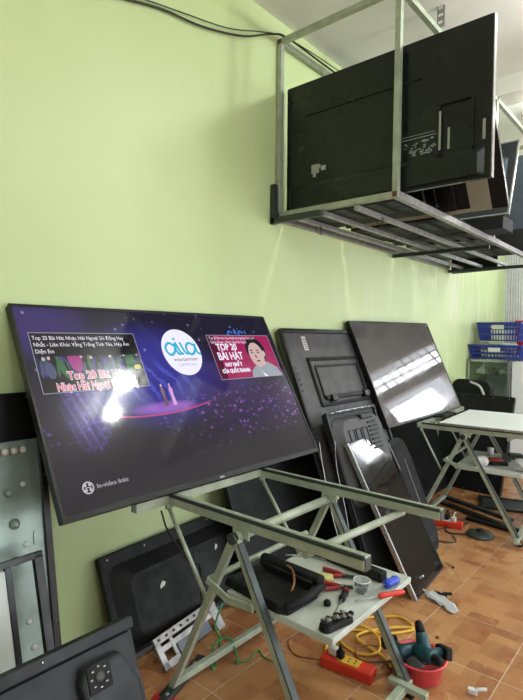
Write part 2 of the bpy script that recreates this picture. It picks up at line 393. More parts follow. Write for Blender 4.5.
# ------------------------------------------------------------------ the big lit television
def em(name, c, s=1.): 
    m = mat(name, '101010', .12, 0, 0, emit=c, es=s); return m
def screen_mat(w_, h_):
    m = bpy.data.materials.new('tv_picture'); m.use_nodes = True; nt = NT(m); b = nt.n['Principled BSDF']
    x = nt.xyz(nt.obj()); U = nt.m('ADD', x[0], w_/2); W = x[2]
    def blob(cx, cz, rx, rz):
        a = nt.m('DIVIDE', nt.m('SUBTRACT', U, cx), rx); c = nt.m('DIVIDE', nt.m('SUBTRACT', W, cz), rz)
        return nt.ramp(nt.m('ADD', nt.m('MULTIPLY', a, a), nt.m('MULTIPLY', c, c)), 0., 1., 1., 0.)
    base = nt.mix(nt.ramp(W, .1, .5), lin('26242c'), lin('17122c'))  # grey lower part has some screen reflection put into the picture colour
    n1 = nt.noise(nt.obj(), 6, 4, .6)
    base = nt.mix(nt.m('MULTIPLY', blob(.55, .5, .42, .28), .9), base, lin('3a36a0'))
    base = nt.mix(nt.m('MULTIPLY', blob(.95, .45, .3, .12), .55), base, lin('3a2878'))
    base = nt.mix(nt.m('MULTIPLY', blob(.06, .72, .3, .16), .5), base, lin('4a3a8e'))
    # slanted light beams behind the stage
    s = nt.m('SINE', nt.m('ADD', nt.m('MULTIPLY', nt.m('ADD', U, nt.m('MULTIPLY', W, .55)), 85.), nt.m('MULTIPLY', n1, 16.)))
    beams = nt.m('MULTIPLY', nt.ramp(s, .2, 1.), blob(.52, .47, .33, .12))
    base = nt.mix(nt.m('MULTIPLY', beams, .38), base, lin('6a7cf4'))
    s2 = nt.m('SINE', nt.m('MULTIPLY', nt.m('ADD', U, nt.m('MULTIPLY', W, .3)), 190.))
    vo = nt.n.new('ShaderNodeTexVoronoi'); vo.inputs['Scale'].default_value = 42; nt.l.new(nt.obj(), vo.inputs['Vector'])
    col1 = nt.m('MULTIPLY', nt.m('ADD', nt.ramp(s2, 0., 1., .15, .4), nt.ramp(vo.outputs['Distance'], .1, .5, .4, 0.)), blob(.19, .38, .11, .2))
    base = nt.mix(col1, base, lin('8a70f0'))
    # audience: small violet points
    v2 = nt.n.new('ShaderNodeTexVoronoi'); v2.inputs['Scale'].default_value = 38; v2.inputs['Randomness'].default_value = 1
    nt.l.new(nt.vec(x[0], 0., nt.m('MULTIPLY', W, 1.4)), v2.inputs['Vector'])
    dots = nt.ramp(v2.outputs['Distance'], .18, .5, 1., 0.)
    wn = nt.xyz(v2.outputs['Color'])
    crowd = nt.m('MULTIPLY', nt.m('MULTIPLY', dots, nt.ramp(wn[0], .35, .9)), nt.m('MULTIPLY', nt.ramp(U, .45, .85), nt.m('MULTIPLY', nt.ramp(W, .1, .26), nt.ramp(W, .36, .44, 1., 0.))))
    base = nt.mix(nt.m('MULTIPLY', nt.m('MULTIPLY', nt.ramp(U, .6, 1.0), nt.ramp(W, .12, .3)), nt.ramp(W, .34, .5, .5, 0.)), base, lin('331c5c'))
    base = nt.mix(crowd, base, nt.mix(wn[1], lin('a050c0'), lin('6040a0')))
    crowd2 = nt.m('MULTIPLY', nt.m('MULTIPLY', dots, nt.ramp(wn[2], .5, .9)), nt.m('MULTIPLY', nt.ramp(W, .22, .3), nt.ramp(W, .3, .35, .7, 0.)))
    base = nt.mix(crowd2, base, lin('5a4f9a'))
    # bokeh spots near the top
    v3 = nt.n.new('ShaderNodeTexVoronoi'); v3.inputs['Scale'].default_value = 24; nt.l.new(nt.vec(x[0], 0., W), v3.inputs['Vector'])
    w3 = nt.xyz(v3.outputs['Color'])
    spot = nt.m('MULTIPLY', nt.m('MULTIPLY', nt.ramp(v3.outputs['Distance'], .08, .22, 1., 0.), nt.m('MULTIPLY', nt.ramp(w3[0], .55, .65), .6)), nt.ramp(W, .45, .55))
    base = nt.mix(spot, base, lin('a9a4ee'))
    # stage floor and its glowing edge
    base = nt.mix(nt.m('MULTIPLY', blob(.55, .345, .2, .035), .8), base, lin('a86ad8'))
    edge = nt.m('ADD', .318, nt.m('MULTIPLY', nt.m('MULTIPLY', nt.m('SUBTRACT', U, .5), nt.m('SUBTRACT', U, .5)), .35))
    ln = nt.m('MULTIPLY', nt.ramp(nt.m('ABSOLUTE', nt.m('SUBTRACT', W, edge)), .001, .005, 1., 0.), nt.m('MULTIPLY', nt.ramp(U, .26, .32), nt.ramp(U, .76, .84, 1., 0.)))
    base = nt.mix(nt.m('MULTIPLY', ln, .9), base, lin('d8457a'))
    nt.l.new(base, b.inputs['Emission Color']); b.inputs['Emission Strength'].default_value = .85
    b.inputs['Base Color'].default_value = (.012, .012, .014, 1); b.inputs['Roughness'].default_value = .07
    return m
tv = thing('television', 'large black flat television switched on with a purple concert picture', 'television')
w_, h_ = frame3(tv, (-1.536, .831, .742), (-1.533, 2.258, .746), (-1.931, .829, 1.455))
hw = w_/2
bm = B()
loft(bm, [(rrect(-hw, hw, 0, h_, .006), .0), (rrect(-hw, hw, 0, h_, .006), .028)], 0)
obj('housing', bm, blk, tv, .002)
bm = B(); loft(bm, [(rrect(-hw+.12, hw-.12, .02, h_*.62, .03), .028), (rrect(-hw+.16, hw-.16, .03, h_*.55, .03), .06)]); obj('back_box', bm, blkm, tv, .003)
bm = B()
for a, b_ in (((-hw, .004, .012), (hw, .004, .012)),): bxx(bm, -hw, hw, -.006, .004, 0, .022)
bxx(bm, -hw, hw, -.005, .004, h_-.011, h_); bxx(bm, -hw, -hw+.011, -.005, .004, .022, h_-.011); bxx(bm, hw-.011, hw, -.005, .004, .022, h_-.011)
bz = obj('bezel', bm, blk, tv, .0015)
bm = B(); bxx(bm, -.013, .013, -.0068, -.005, .004, .011); obj('brand_badge', bm, silver, bz)
sw = w_ - .022
bm = B(); bm.faces.new([bm.verts.new(p) for p in ((-hw+.011, -.001, .022), (hw-.011, -.001, .022), (hw-.011, -.001, h_-.011), (-hw+.011, -.001, h_-.011))])
scr = obj('screen', bm, screen_mat(w_, h_), tv, recalc=False)
eW = em('picture_white', 'f2f0ff', 1.0); eG = em('picture_line_grey', 'a9a9c0', .8); eK = em('picture_dark', '14141e', .6)
eR = em('picture_red', 'd8304c', 1.); eC = em('picture_cyan', '28b4d8', 1.); eM = em('picture_magenta', 'a81e5e', .9)
eSkin = em('picture_skin', 'd8b8b4', .9); eHair = em('picture_hair', '1c1620', .6); eSuit = em('picture_suit', 'a8b0bc', .8)
eP = em('picture_pink', 'b0408e', .8); eT = em('picture_teal', '2f6672', .7); eB = em('picture_blue', '5a6484', .7); eGr = em('picture_green', '3a7a44', .7)
eV = em('picture_violet', '5a3a9a', .8); eS = em('picture_stage', '2a3550', .8); eY = em('picture_yellow', 'd8d060', .9); eM2 = em('picture_maroon', '5c1238', .8)
def UV(p): return (p[0]-hw, p[1])
def quad(bm, x0, x1, z0, z1, y, mi): poly(bm, [(x0-hw, z0), (x1-hw, z0), (x1-hw, z1), (x0-hw, z1)], y, mi)
def border(bm, x0, x1, z0, z1, t_, y, mi):
    quad(bm, x0, x1, z0, z0+t_, y, mi); quad(bm, x0, x1, z1-t_, z1, y, mi); quad(bm, x0, x0+t_, z0, z1, y, mi); quad(bm, x1-t_, x1, z0, z1, y, mi)
def ell(cx, cz, rx, rz, n=20, rot=0.):
    return [(cx-hw+rx*math.cos(2*PI*k/n)*math.cos(rot)-rz*math.sin(2*PI*k/n)*math.sin(rot), cz+rx*math.cos(2*PI*k/n)*math.sin(rot)+rz*math.sin(2*PI*k/n)*math.cos(rot)) for k in range(n)]
# left thumbnail: dancers on a stage
bm = B(); x0, x1, z0, z1 = .043, .5, .447, .695
quad(bm, x0, x1, z0, z1, -.002, 3)
ms = [eW, eG, eR, eS, eK, eP, eT, eB, eGr, eV, eY, eSkin, eHair]
rnd = random.Random(4)
quad(bm, x0, x1, z0, z0+.075, -.0023, 4)
for k in range(40):
    x = x0+.02+k*.0107; c = (7, 9, 6, 3, 7, 4, 8, 7, 9, 4, 6, 3)[k % 12]; hh = .06+rnd.random()*.05
    poly(bm, ell(x, z0+.06+hh/2, (.005+rnd.random()*.006), hh/2, 10, (rnd.random()-.5)*.7), -.0025-k*1e-5, c)
    poly(bm, ell(x+.002, z0+.07+hh, .007, .008, 8), -.0029, 11 if k % 2 else 12)
poly(bm, ell(x0+.155, z0+.13, .028, .052, 12, .15), -.003, 5); poly(bm, ell(x0+.40, z0+.13, .02, .06, 12, -.25), -.003, 8)
poly(bm, ell(x0+.10, z0+.1, .012, .05, 12, .3), -.003, 8); poly(bm, ell(x1-.03, z0+.09, .018, .012, 12), -.0031, 10)
poly(bm, ell(x0+.05, z0+.09, .02, .035, 12, .1), -.0031, 7)
quad(bm, x0, x1, z1-.10, z1, -.00335, 4)
border(bm, x0, x1, z0, z1, .003, -.0034, 1)
for s_, z in (('Top 20 Bài Hát Nhạc Hải Ngoại Sôi Động Hay', .664), ('Nhất - Liên Khúc Vầng Trăng Tình Yêu, Hợp Âm', .636), ('Diện Em', .608)): text(bm, s_, x0+.010-hw, z, .0235, 0, -.0036, sx=.86)
for s_, xx, z, sz in (('Top 20 Bài Hát', .275, .498, .046), ('Nhạc Hải Ngoại Sôi Động', .272, .455, .044)):
    text(bm, s_, xx-hw, z, sz, 0, -.0037, 'CENTER', sx=.86 if sz > .045 else .72, off=.0026); text(bm, s_, xx-hw, z, sz, 2, -.0041, 'CENTER', sx=.86 if sz > .045 else .72, off=.0004)
obj('video_thumbnail', bm, ms, scr, recalc=False)
# right thumbnail: maroon card with a singer in a suit
bm = B(); x0, x1, z0, z1 = .922, 1.39, .446, .692
ms = [eW, eG, eM, eM2, eK, eSkin, eHair, eSuit]
quad(bm, x0, x1, z0, z1, -.002, 2); quad(bm, x0, x0+.05, z0, z1, -.0022, 3)
cx = x0+.325
def pp(pts, y, mi): poly(bm, [(a-hw, b) for a, b in pts], y, mi)
pp([(cx-.10, z0), (cx-.085, z0+.04), (cx-.03, z0+.075), (cx+.06, z0+.085), (cx+.125, z0+.05), (cx+.14, z0)], -.0024, 7)
pp([(cx-.03, z0+.075), (cx-.01, z0+.03), (cx+.03, z0), (cx+.0, z0)], -.0026, 0)
pp([(cx-.03, z0+.06), (cx+.045, z0+.07), (cx+.04, z0+.12), (cx-.02, z0+.12)], -.0026, 5)
poly(bm, ell(cx, z0+.155, .075, .078, 24, -.1), -.0027, 6)
poly(bm, ell(cx-.006, z0+.130, .056, .072, 24, -.12), -.0029, 5)
poly(bm, ell(cx+.056, z0+.135, .01, .018, 10), -.0029, 5)
for sx in (-1, 1):
    poly(bm, ell(cx-.012+sx*.024, z0+.142, .010, .0035, 10), -.0031, 4); poly(bm, ell(cx-.012+sx*.024, z0+.156, .014, .0032, 10, sx*-.1), -.0031, 6)
poly(bm, ell(cx-.016, z0+.12, .006, .012, 8), -.0031, 2); poly(bm, ell(cx-.008, z0+.093, .016, .0045, 10), -.0031, 3)
for s_, z in (('Top 20 Bài Hát Hay Nhất Sự Nghiệp Của Ca Sĩ', .668), ('Quốc Khanh - Nhạc Vàng Hải Ngoại', .645)): text(bm, s_, x0+.015-hw, z, .0195, 0, -.0036, sx=.88)
for s_, xx, z, sz, k in (('TOP 20', x0+.115, .607, .05, .9), ('BÀI HÁT', x0+.12, .553, .058, .82), ('HAY NHẤT', x0+.12, .516, .028, .85), ('CỦA QUỐC KHANH', x0+.125, .482, .027, .8)):
    text(bm, s_, xx-hw, z, sz, 0, -.0035, 'CENTER', sx=k, off=.0016)
border(bm, x0, x1, z0, z1, .003, -.0034, 1)
obj('video_thumbnail', bm, ms, scr, recalc=False)
# round logo
bm = B(); poly(bm, ell(.738, .602, .112, .118, 48), -.0022, 0)
def stroke(pts, wd, mi=1, y=-.0026):
    P_ = smooth_path([(a, 0, b) for a, b in pts], 6)
    for a, b in zip(P_, P_[1:]):
        d = (b-a); n_ = V((-d.z, 0, d.x)).normalized()*wd/2; e = d*.1
        bm.faces.new([bm.verts.new((q.x-hw, y, q.z)) for q in (a-n_-e, b-n_+e, b+n_+e, a+n_-e)]).material_index = mi
for ox in (.655, .775):
    stroke([(ox+.048, .634), (ox+.02, .648), (ox-.002, .632), (ox-.004, .606), (ox+.012, .589), (ox+.032, .595), (ox+.046, .615), (ox+.052, .645), (ox+.052, .61), (ox+.062, .592), (ox+.074, .592)], .012)
for ox in (.719, .746):
    stroke([(ox-.006, .652), (ox+.0, .63), (ox+.010, .6), (ox+.026, .590)], .012)
poly(bm, ell(.712, .669, .007, .007, 12), -.0027, 1)
text(bm, 'entertainment', .745-hw, .556, .0255, 2, -.0028, 'CENTER', sx=.95); text(bm, 'OFFICIAL', .75-hw, .531, .018, 3, -.0028, 'CENTER', sx=1.5)
obj('round_logo', bm, [eW, eC, em('picture_ink', '303038', .6), em('picture_pale', 'b8b8d0', .8)], scr, recalc=False)
# blue logo letters on the stage wall, half behind the right card
bm = B()
for ox in (1.09, 1.17): 
    stroke([(ox+.03, .706), (ox+.01, .716), (ox-.004, .704), (ox, .69)], .010, 0, -.0013); stroke([(ox+.045, .72), (ox+.05, .70)], .009, 0, -.0013)
stroke([(1.14, .73), (1.15, .70)], .009, 0, -.0013)
obj('stage_sign', bm, em('picture_sign_blue', '3c7ad8', .9), scr, recalc=False)
# two singers on the stage
bm = B()
for x, c in ((.556, 0), (.60, 1)):
    pp2 = [(x-.009, .352), (x+.012, .352), (x+.008, .40), (x+.011, .425), (x+.005, .438), (x-.005, .438), (x-.010, .42), (x-.007, .39)]
    poly(bm, [(a-hw, b) for a, b in pp2], -.0018, c); poly(bm, ell(x, .446, .005, .007, 10), -.002, 2)
obj('stage_singers', bm, [em('picture_brown', '7a5a6a', .8), em('picture_pale_dress', 'e0a8e0', .9), eSkin], scr, recalc=False)
# link button
bm = B(); poly(bm, ell(.116, .094, .022, .022, 28), -.0022, 0); poly(bm, ell(.116, .094, .017, .017, 24), -.0024, 1)
for a, b in ((.106, .104), (.124, .104), (.106, .086), (.124, .086)): poly(bm, ell(a, b, .006, .006, 10), -.0026, 0)
quad(bm, .104, .128, .093, .096, -.0026, 0)
text(bm, 'In-video links', .148-hw, .085, .024, 0, -.0024)
obj('link_button', bm, [em('picture_soft_white', 'cfcfd8', .8), eK], scr, recalc=False)

# ------------------------------------------------------------------ other televisions: generic builder
def tv_back(lab, bl, br, tl, thick=.03, m_body=blkm, bulge=(.1, .05, .7), vents=True, feet=False, screws=True, extra=None, rim=None, grp=None, sticker=None, name='television'):
    """seen from behind: the back faces the viewer"""
    t = thing(name, lab, 'television', group=grp); w1, h1 = frame3(t, bl, br, tl); a = w1/2
    bm = B(); loft(bm, [(rrect(-a, a, 0, h1, .01), .0), (rrect(-a, a, 0, h1, .01), thick)]); obj('back_panel', bm, m_body, t, .003)
    if rim:
        bm = B(); y0 = -.004
        bxx(bm, -a, a, y0, thick*.6, -.004, .006); bxx(bm, -a, a, y0, thick*.6, h1-.006, h1+.004); bxx(bm, -a-.004, -a+.006, y0, thick*.6, -.004, h1+.004); bxx(bm, a-.006, a+.004, y0, thick*.6, -.004, h1+.004)
        obj('rim', bm, rim, t)
    if bulge:
        mx, dp, hf = bulge
        bm = B(); loft(bm, [(rrect(-a+mx*.6, a-mx*.6, h1*.06, h1*hf, .04), .001), (rrect(-a+mx, a-mx, h1*.08, h1*hf-.03, .04), -dp), ], 0); bu = obj('rear_housing', bm, m_body, t, .006)
        if vents:
            bm = B()
            for k in range(18): bxx(bm, -a+mx+.05+k*(w1-2*mx-.1)/18, -a+mx+.05+(k+.45)*(w1-2*mx-.1)/18, -dp-.001, -dp+.004, h1*hf-.075, h1*hf-.05)
            obj('vent_slots', bm, darkgap, bu)
    if screws:
        for k in range(5):
            for z in (.018, h1-.018):
                bm = B(); lathe(bm, [(.004, -.001), (.004, .002)], 8, (-a+.04+k*(w1-.08)/4, -.001, z), 'Y'); obj('screw', bm, galv, t)
    if sticker:
        for sx, sz, sw_, sh in sticker:
            bm = B(); yy = -.0015
            bxx(bm, sx-sw_/2, sx+sw_/2, yy, 0, sz-sh/2, sz+sh/2)
            bm2 = B()
            for k in range(5): bxx(bm2, sx-sw_*.4, sx+sw_*(.4-(k % 3)*.15), yy-.0004, yy, sz-sh*.38+k*sh*.17, sz-sh*.34+k*sh*.17)
            s1 = obj('label_sticker', bm, label, t); obj('label_print', bm2, darkgap, s1)
    if extra: extra(t, w1, h1)
    return t
def tv_front(lab, bl, br, tl, thick=.03, bez=.012, m_screen=None, m_bez=blk, grp=None, extra=None):
    t = thing('television', lab, 'television', group=grp); w1, h1 = frame3(t, bl, br, tl); a = w1/2
    bm = B(); bxx(bm, -a, a, .004, thick, 0, h1); obj('housing', bm, blkm, t, .003)
    bm = B(); bxx(bm, -a, a, -.002, .006, 0, bez*1.4); bxx(bm, -a, a, -.002, .006, h1-bez, h1); bxx(bm, -a, -a+bez, -.002, .006, bez*1.4, h1-bez); bxx(bm, a-bez, a, -.002, .006, bez*1.4, h1-bez)
    obj('bezel', bm, m_bez, t, .001)
    bm = B(); bxx(bm, -a+bez, a-bez, .0005, .005, bez*1.4, h1-bez); obj('screen', bm, m_screen or glossy, t)
    if extra: extra(t, w1, h1)
    return t
mirror = mat('glossy_panel', '121214', .09, 0, .05, 3, coat=.3, spec=.6)
hazy = mat('hazy_mirror_panel', '7c797a', .055, .55, .06, 3)
# television reflecting the daylight, standing on the far table rails
def small_dots(t, w1, h1):
    bm = B(); bxx(bm, w1/2-.05, w1/2-.02, -.004, -.001, h1-.03, h1-.02); obj('corner_clip', bm, silver, t)
tv_front('unlit black television leaning on the far table mirroring bright windows', (-1.585, 3.16, .745), (-1.575, 4.48, .762), (-1.905, 3.15, 1.465), .03, .012, hazy, blk, extra=small_dots)

# tall grey back cover standing upright (behind the lit television)
def coverB(t, w1, h1):
    a = w1/2
    bm = B()   # raised rounded frame with a pair of rails
    def rr(x0, x1, z0, z1, ww):
        bxx(bm, x0, x1, -.012, 0, z1-ww, z1); bxx(bm, x0, x1, -.012, 0, z0, z0+ww); bxx(bm, x0, x0+ww, -.012, 0, z0, z1); bxx(bm, x1-ww, x1, -.012, 0, z0, z1)
    rr(-.25, .37, h1-.50, h1-.185, .022); obj('stand_recess', bm, blkm, t, .008)
    bm = B(); bxx(bm, -.19, .31, -.008, 0, h1-.25, h1-.235); bxx(bm, -.19, .41, -.022, 0, h1-.46, h1-.435); bxx(bm, -.195, -.18, -.01, 0, h1-.44, h1-.25); bxx(bm, .30, .315, -.01, 0, h1-.44, h1-.25); obj('rail_ribs', bm, darkgap, t, .003)
    for x in (-.12, .27):
        bm = B(); bxx(bm, x-.03, x+.03, -.035, 0, h1-.475, h1-.435); obj('latch', bm, blk, t, .004)
    bm = B()
    for k in range(5): bxx(bm, -a+.035, -a+.06, -.003, 0, h1-.25-k*.035, h1-.24-k*.035)
    for k in range(4): bxx(bm, -a+.035, -a+.055, -.003, 0, h1-.62-k*.03, h1-.61-k*.03)
    obj('side_marks', bm, darkgap, t)
    bm = B(); bxx(bm, -a-.004, -a+.02, -.016, .01, 0, h1); bxx(bm, a-.02, a+.004, -.016, .01, 0, h1); bxx(bm, -a, a, -.016, .01, h1-.022, h1+.004); obj('raised_rim', bm, blk, t, .004)
    bm = B(); bxx(bm, -.235, -.195, -.002, 0, h1-.135, h1-.045); s1 = obj('label_sticker', bm, label, t)
    bm = B()
    for k in range(6): bxx(bm, -.228, -.202, -.0026, -.002, h1-.127+k*.013, h1-.122+k*.013)
    obj('label_print', bm, darkgap, s1)
tv_back('tall grey television standing on its side showing its ribbed back', (-1.335, 2.384, 0), (-1.335, 3.251, 0), (-1.915, 2.381, 1.39), .03, grey, None, False, screws=True, extra=coverB)
# small charcoal back cover with vents
def coverC(t, w1, h1):
    a = w1/2
    bm = B(); loft(bm, [(rrect(-a+.02, a-.03, h1-.55, h1-.03, .09, 6), 0), (rrect(-a+.07, a-.04, h1-.5, h1-.06, .08, 6), -.045)]); hs = obj('rear_housing', bm, grey, t, .006)
    for x in (-.16, -.085, -.01):
        bm = B(); x0, x1, z0, z1 = x, x+.06, h1-.24, h1-.12
        for q in ((x0, x1, z1-.008, z1), (x0, x1, z0, z0+.008), (x0, x0+.008, z0, z1), (x1-.008, x1, z0, z1)): bxx(bm, q[0], q[1], -.05, -.044, q[2], q[3])
        obj('port_frame', bm, blk, hs, .002)
    bm = B()
    for k in range(7): bxx(bm, .07, .07+.09, -.055, -.04, h1-.105-k*.026, h1-.095-k*.026)
    obj('vent_slots', bm, darkgap, hs)
    bm = B(); bxx(bm, .0, .14, -.06, -.02, h1-.075, h1-.045); obj('handle', bm, blk, hs, .006)
    bm = B(); bxx(bm, -a, a, -.014, .0, h1-.012, h1+.006); bxx(bm, -a-.002, -a+.014, -.012, 0, 0, h1); bxx(bm, a-.014, a+.002, -.012, 0, 0, h1); obj('raised_rim', bm, blk, t, .003)
    bm = B(); bxx(bm, -a+.1, a-.1, -.016, -.013, h1-.002, h1+.002)
    for k in range(6): box(bm, (-a+.06+k*.085, -.014, h1-.004), (.02, .004, .006))
    obj('edge_strip', bm, silver, t)
tv_back('small dark grey television with vent slots leaning behind a glossy panel', (-1.27, 2.44, 0), (-1.27, 3.0, 0), (-1.62, 2.425, .913), .025, grey2, None, False, screws=False, extra=coverC)
# glossy black panel with a silver edge
def stripD(t, w1, h1):
    a = w1/2
    bm = B(); bxx(bm, -a-.010, -a+.003, -.006, .02, 0, h1); obj('silver_edge', bm, silver, t, .001)
    bm = B(); bxx(bm, a-.005, a+.012, -.008, .02, h1*.68, h1*.98); obj('side_cover', bm, blk, t, .003)
    bm = B(); bxx(bm, a+.002, a+.008, -.011, -.006, h1*.7, h1*.9); obj('side_strip', bm, silver, t)
tv_front('glossy black panel with silver left edge standing on the floor beside the table', (-1.088, 2.522, 0), (-1.134, 3.0, 0), (-1.49, 2.47, .76), .02, .006, mirror, blk, extra=stripD)
# black shell with a rounded side seen past the glossy panel
bm = B(); ol = rrect(-.14, .14, 0, .74, .1, 6)
loft(bm, [(ol, .0), (ol, .03)]); loft(bm, [(rrect(-.12, .12, .03, .70, .09, 6), 0), (rrect(-.09, .09, .06, .66, .07, 6), -.03)])
t = thing('television_shell', 'black plastic rear shell with rounded side wedged beside the glossy panel', 'television part'); t.scale = (1, 1, 1); frame3(t, (-1.262, 3.03, 0), (-1.262, 3.31, 0), (-1.55, 3.01, .68)); obj('shell', bm, blkm, t, .005)
bm = B(); bxx(bm, -.02, -.014, -.034, -.03, .3, .6); obj('trim_line', bm, silver, t)
# black televisions filling the gap behind the near table
tv_back('plain black television leaning on the wall behind the near trestle', (-1.62, 1.88, 0), (-1.62, 2.85, 0), (-1.915, 1.88, .79), .03, blkm, None, screws=True)
# wide dark television low on the wall at left, back to the room
def coverG(t, w1, h1):
    a = w1/2
    bm = B(); loft(bm, [(rrect(-a+.03, a-.05, .03, h1-.05, .05, 6), 0), (rrect(-a+.10, a-.1, .06, h1-.11, .05, 6), -.035)]); hs = obj('rear_housing', bm, blkm, t, .006)
    bm = B()
    for k in range(26): bxx(bm, -a+.16+k*.012, -a+.163+k*.012, -.037, -.033, h1-.16, h1-.125)
    for k in range(20): bxx(bm, .06+k*.012, .063+k*.012, -.037, -.033, h1-.15, h1-.115)
    obj('vent_slots', bm, darkgap, hs)
    bm = B()
    pts = [(-.19, .215), (-.165, .22), (-.155, .233), (-.168, .243), (-.18, .235), (-.186, .228)]
    poly(bm, pts, -.038, 0, .002); obj('torn_sticker', bm, label, t); bm = B(); poly(bm, [(a_+.28, b_+.05) for a_, b_ in [(x*.6, z) for x, z in pts]], -.038, 0, .002); obj('torn_sticker', bm, label, t)
    bm = B(); bxx(bm, -a, a, -.012, .004, 0, .018); obj('lower_edge', bm, grey, t, .003)
tv_back('matt black television leaning low against the green wall, vented back showing', (-1.76, 1.21, .0), (-1.76, 2.06, .035), (-1.915, 1.17, .40), .03, blkm, None, screws=True, extra=coverG)

# ---- left stack
def ledstuff(t, w1, h1):
    a = w1/2
    bm = B(); bxx(bm, a-.022, a+.004, -.012, .012, 0, h1-.0); obj('side_rail', bm, blk, t, .002)
    for k in range(4):
        bm = B(); lathe(bm, [(.0035, -.003), (.0035, 0)], 8, (a-.011, -.012, .06+k*.26), 'Y'); obj('screw', bm, brown, t)
    for x, z, rr in ((.09, .82, .013), (.105, .71, .017), (.10, .585, .014), (-.14, .75, .016), (-.16, .5, .017)):
        bm = B(); lathe(bm, [(rr*1.1, 0), (rr*1.04, -.008), (rr*.75, -.016), (rr*.3, -.020)], 18, (x+.085, 0, z-.02), 'Y'); obj('standoff', bm, ledsheet, t)
    for x, z in ((a-.085, .82), (a-.09, .61), (a-.15, .55), (a-.1, .35), (a-.09, .26), (a-.08, .20)):
        bm = B(); lathe(bm, [(.010, 0), (.009, -.004), (.004, -.007)], 14, (x, 0, z), 'Y'); obj('clip', bm, whitep, t)
    bm = B(); loft(bm, [(rrect(a-.062, a-.045, .60, .65, .008), 0), (rrect(a-.062, a-.045, .60, .65, .008), -.005)]); obj('slot_plate', bm, ledsheet, t)
    for k in range(7):
        x = a-.075-k*.032
        bm = B(); lathe(bm, [(.012, 0), (.011, -.005), (.005, -.008)], 16, (x, 0, h1-.035), 'Y', 0); o = obj('led_lens', bm, whitep, t)
        bm = B(); bxx(bm, x-.016, x-.013, -.003, 0, h1-.05, h1-.02); obj('lead', bm, brown, o)
    bm = B(); beam(bm, (-.3, -.002, h1-.24), (-.0, -.002, h1-.235), .003, .004); obj('crease', bm, ledsheet, t)
tv_back('grey green metal backlight sheet with round standoffs at the left edge', (-1.70, .30, 0), (-1.70, .930, 0), (-1.87, .28, .962), .015, ledsheet, None, screws=False, extra=ledstuff, name='backlight_sheet')
bpy.data.objects['backlight_sheet']['category'] = 'television part'
tv_back('black television against the wall, taller and behind the metal backlight sheet', (-1.80, .30, 0), (-1.80, .93, 0), (-1.915, .30, 1.13), .02, blk, None, screws=True)
def diff(t, w1, h1):
    a = w1/2
    bm = B(); bxx(bm, a-.03, a, -.01, .012, 0, h1); bxx(bm, -a, a, -.01, .012, h1-.022, h1); bxx(bm, a-.125, a-.105, -.006, .012, 0, h1-.02); obj('frame', bm, blk, t, .002)
    bm = B(); bxx(bm, -a, a-.125, -.002, .004, 0, h1-.03); obj('diffuser', bm, diffuser, t)
t = thing('display_module', 'black panel frame with white diffuser sheet in front of the backlight sheet', 'television part'); frame3(t, (-1.52, .30, 0), (-1.52, .842, 0), (-1.70, .28, .61)); diff(t, .542, .636)
# nearest television back in the lower left corner
def coverI(t, w1, h1):
    a = w1/2
    bm = B(); bxx(bm, -a, a, -.018, .022, h1-.03, h1); bxx(bm, -a, a, -.010, -.006, h1-.034, h1-.030); obj('top_edge', bm, grey2, t, .004)
    bm = B(); ol = [(a-.015, h1-.035), (a-.02, h1-.075), (a-.005, h1-.16), (a-.0, 0), (-a, 0), (-a, h1-.035)]
    loft(bm, [(ol, 0), ([(x-.004, z) for x, z in ol], -.02)]); obj('upper_cover', bm, grey2, t, .004)
    bm = B(); ol = [(a-.03, 0), (a-.03, h1-.15), (a-.075, h1-.06), (a-.19, h1-.06), (a-.205, h1-.1), (a-.16, 0)]
    loft(bm, [(ol, -.019), ([(x*.985+.004, z-.01) for x, z in ol], -.05)]); obj('speaker_block', bm, grey2, t, .01)
    px, pz = a-.15, h1-.10
    bm = B(); loft(bm, [(rrect(px-.035, px+.035, pz-.036, pz+.036, .004), -.050), (rrect(px-.034, px+.034, pz-.035, pz+.035, .004), -.0535)]); p = obj('button_pad', bm, blkm, t, .001)
    bm = B(); lathe(bm, [(.014, 0), (.012, -.003), (.004, -.004)], 18, (px, -.0535, pz), 'Y'); obj('joystick', bm, grey, p)
    bm = B()
    for k in range(8):
        ang = k*PI/4; box(bm, (px+.025*math.cos(ang), -.054, pz+.026*math.sin(ang)), (.006, .001, .003))
    obj('button_marks', bm, label, p)
    bm = B(); lathe(bm, [(.003, 0), (.002, -.002)], 8, (-.02, -.02, h1-.01), 'Y'); obj('screw', bm, silver, t)
tv_back('charcoal television back with a square button pad in the lower left corner', (-1.10, .40, 0), (-1.10, .915, 0), (-1.30, .39, .50), .03, grey2, None, screws=False, extra=coverI)

# ---- black televisions behind and beside the far table
tv_back('black television standing upright behind the white table top', (-1.93, 4.72, 0), (-1.30, 4.66, 0), (-1.93, 5.0, .83), .05, blkm, None, rim=blk)
tv_back('black television leaning under the mirroring screen beside the far trestle', (-1.74, 3.42, 0), (-1.74, 4.66, 0), (-1.905, 3.42, .72), .03, blk, None)
bm = B(); loft(bm, [(rrect(-.22, .22, 0, .95, .09, 6), 0), (rrect(-.22, .22, 0, .95, .09, 6), .06)]); t = thing('television_shell', 'rounded black rear shell against the wall below the baskets', 'television part')
frame3(t, (-1.90, 5.2, 0), (-1.60, 5.1, 0), (-1.92, 5.25, .98)); obj('shell', bm, blkm, t, .006)
bm = B(); cord(bm, [(.10, -.004, .5), (.17, -.004, .72), (.12, -.004, .88), (.0, -.004, .93)], .012); obj('pale_strip', bm, whitep, t)
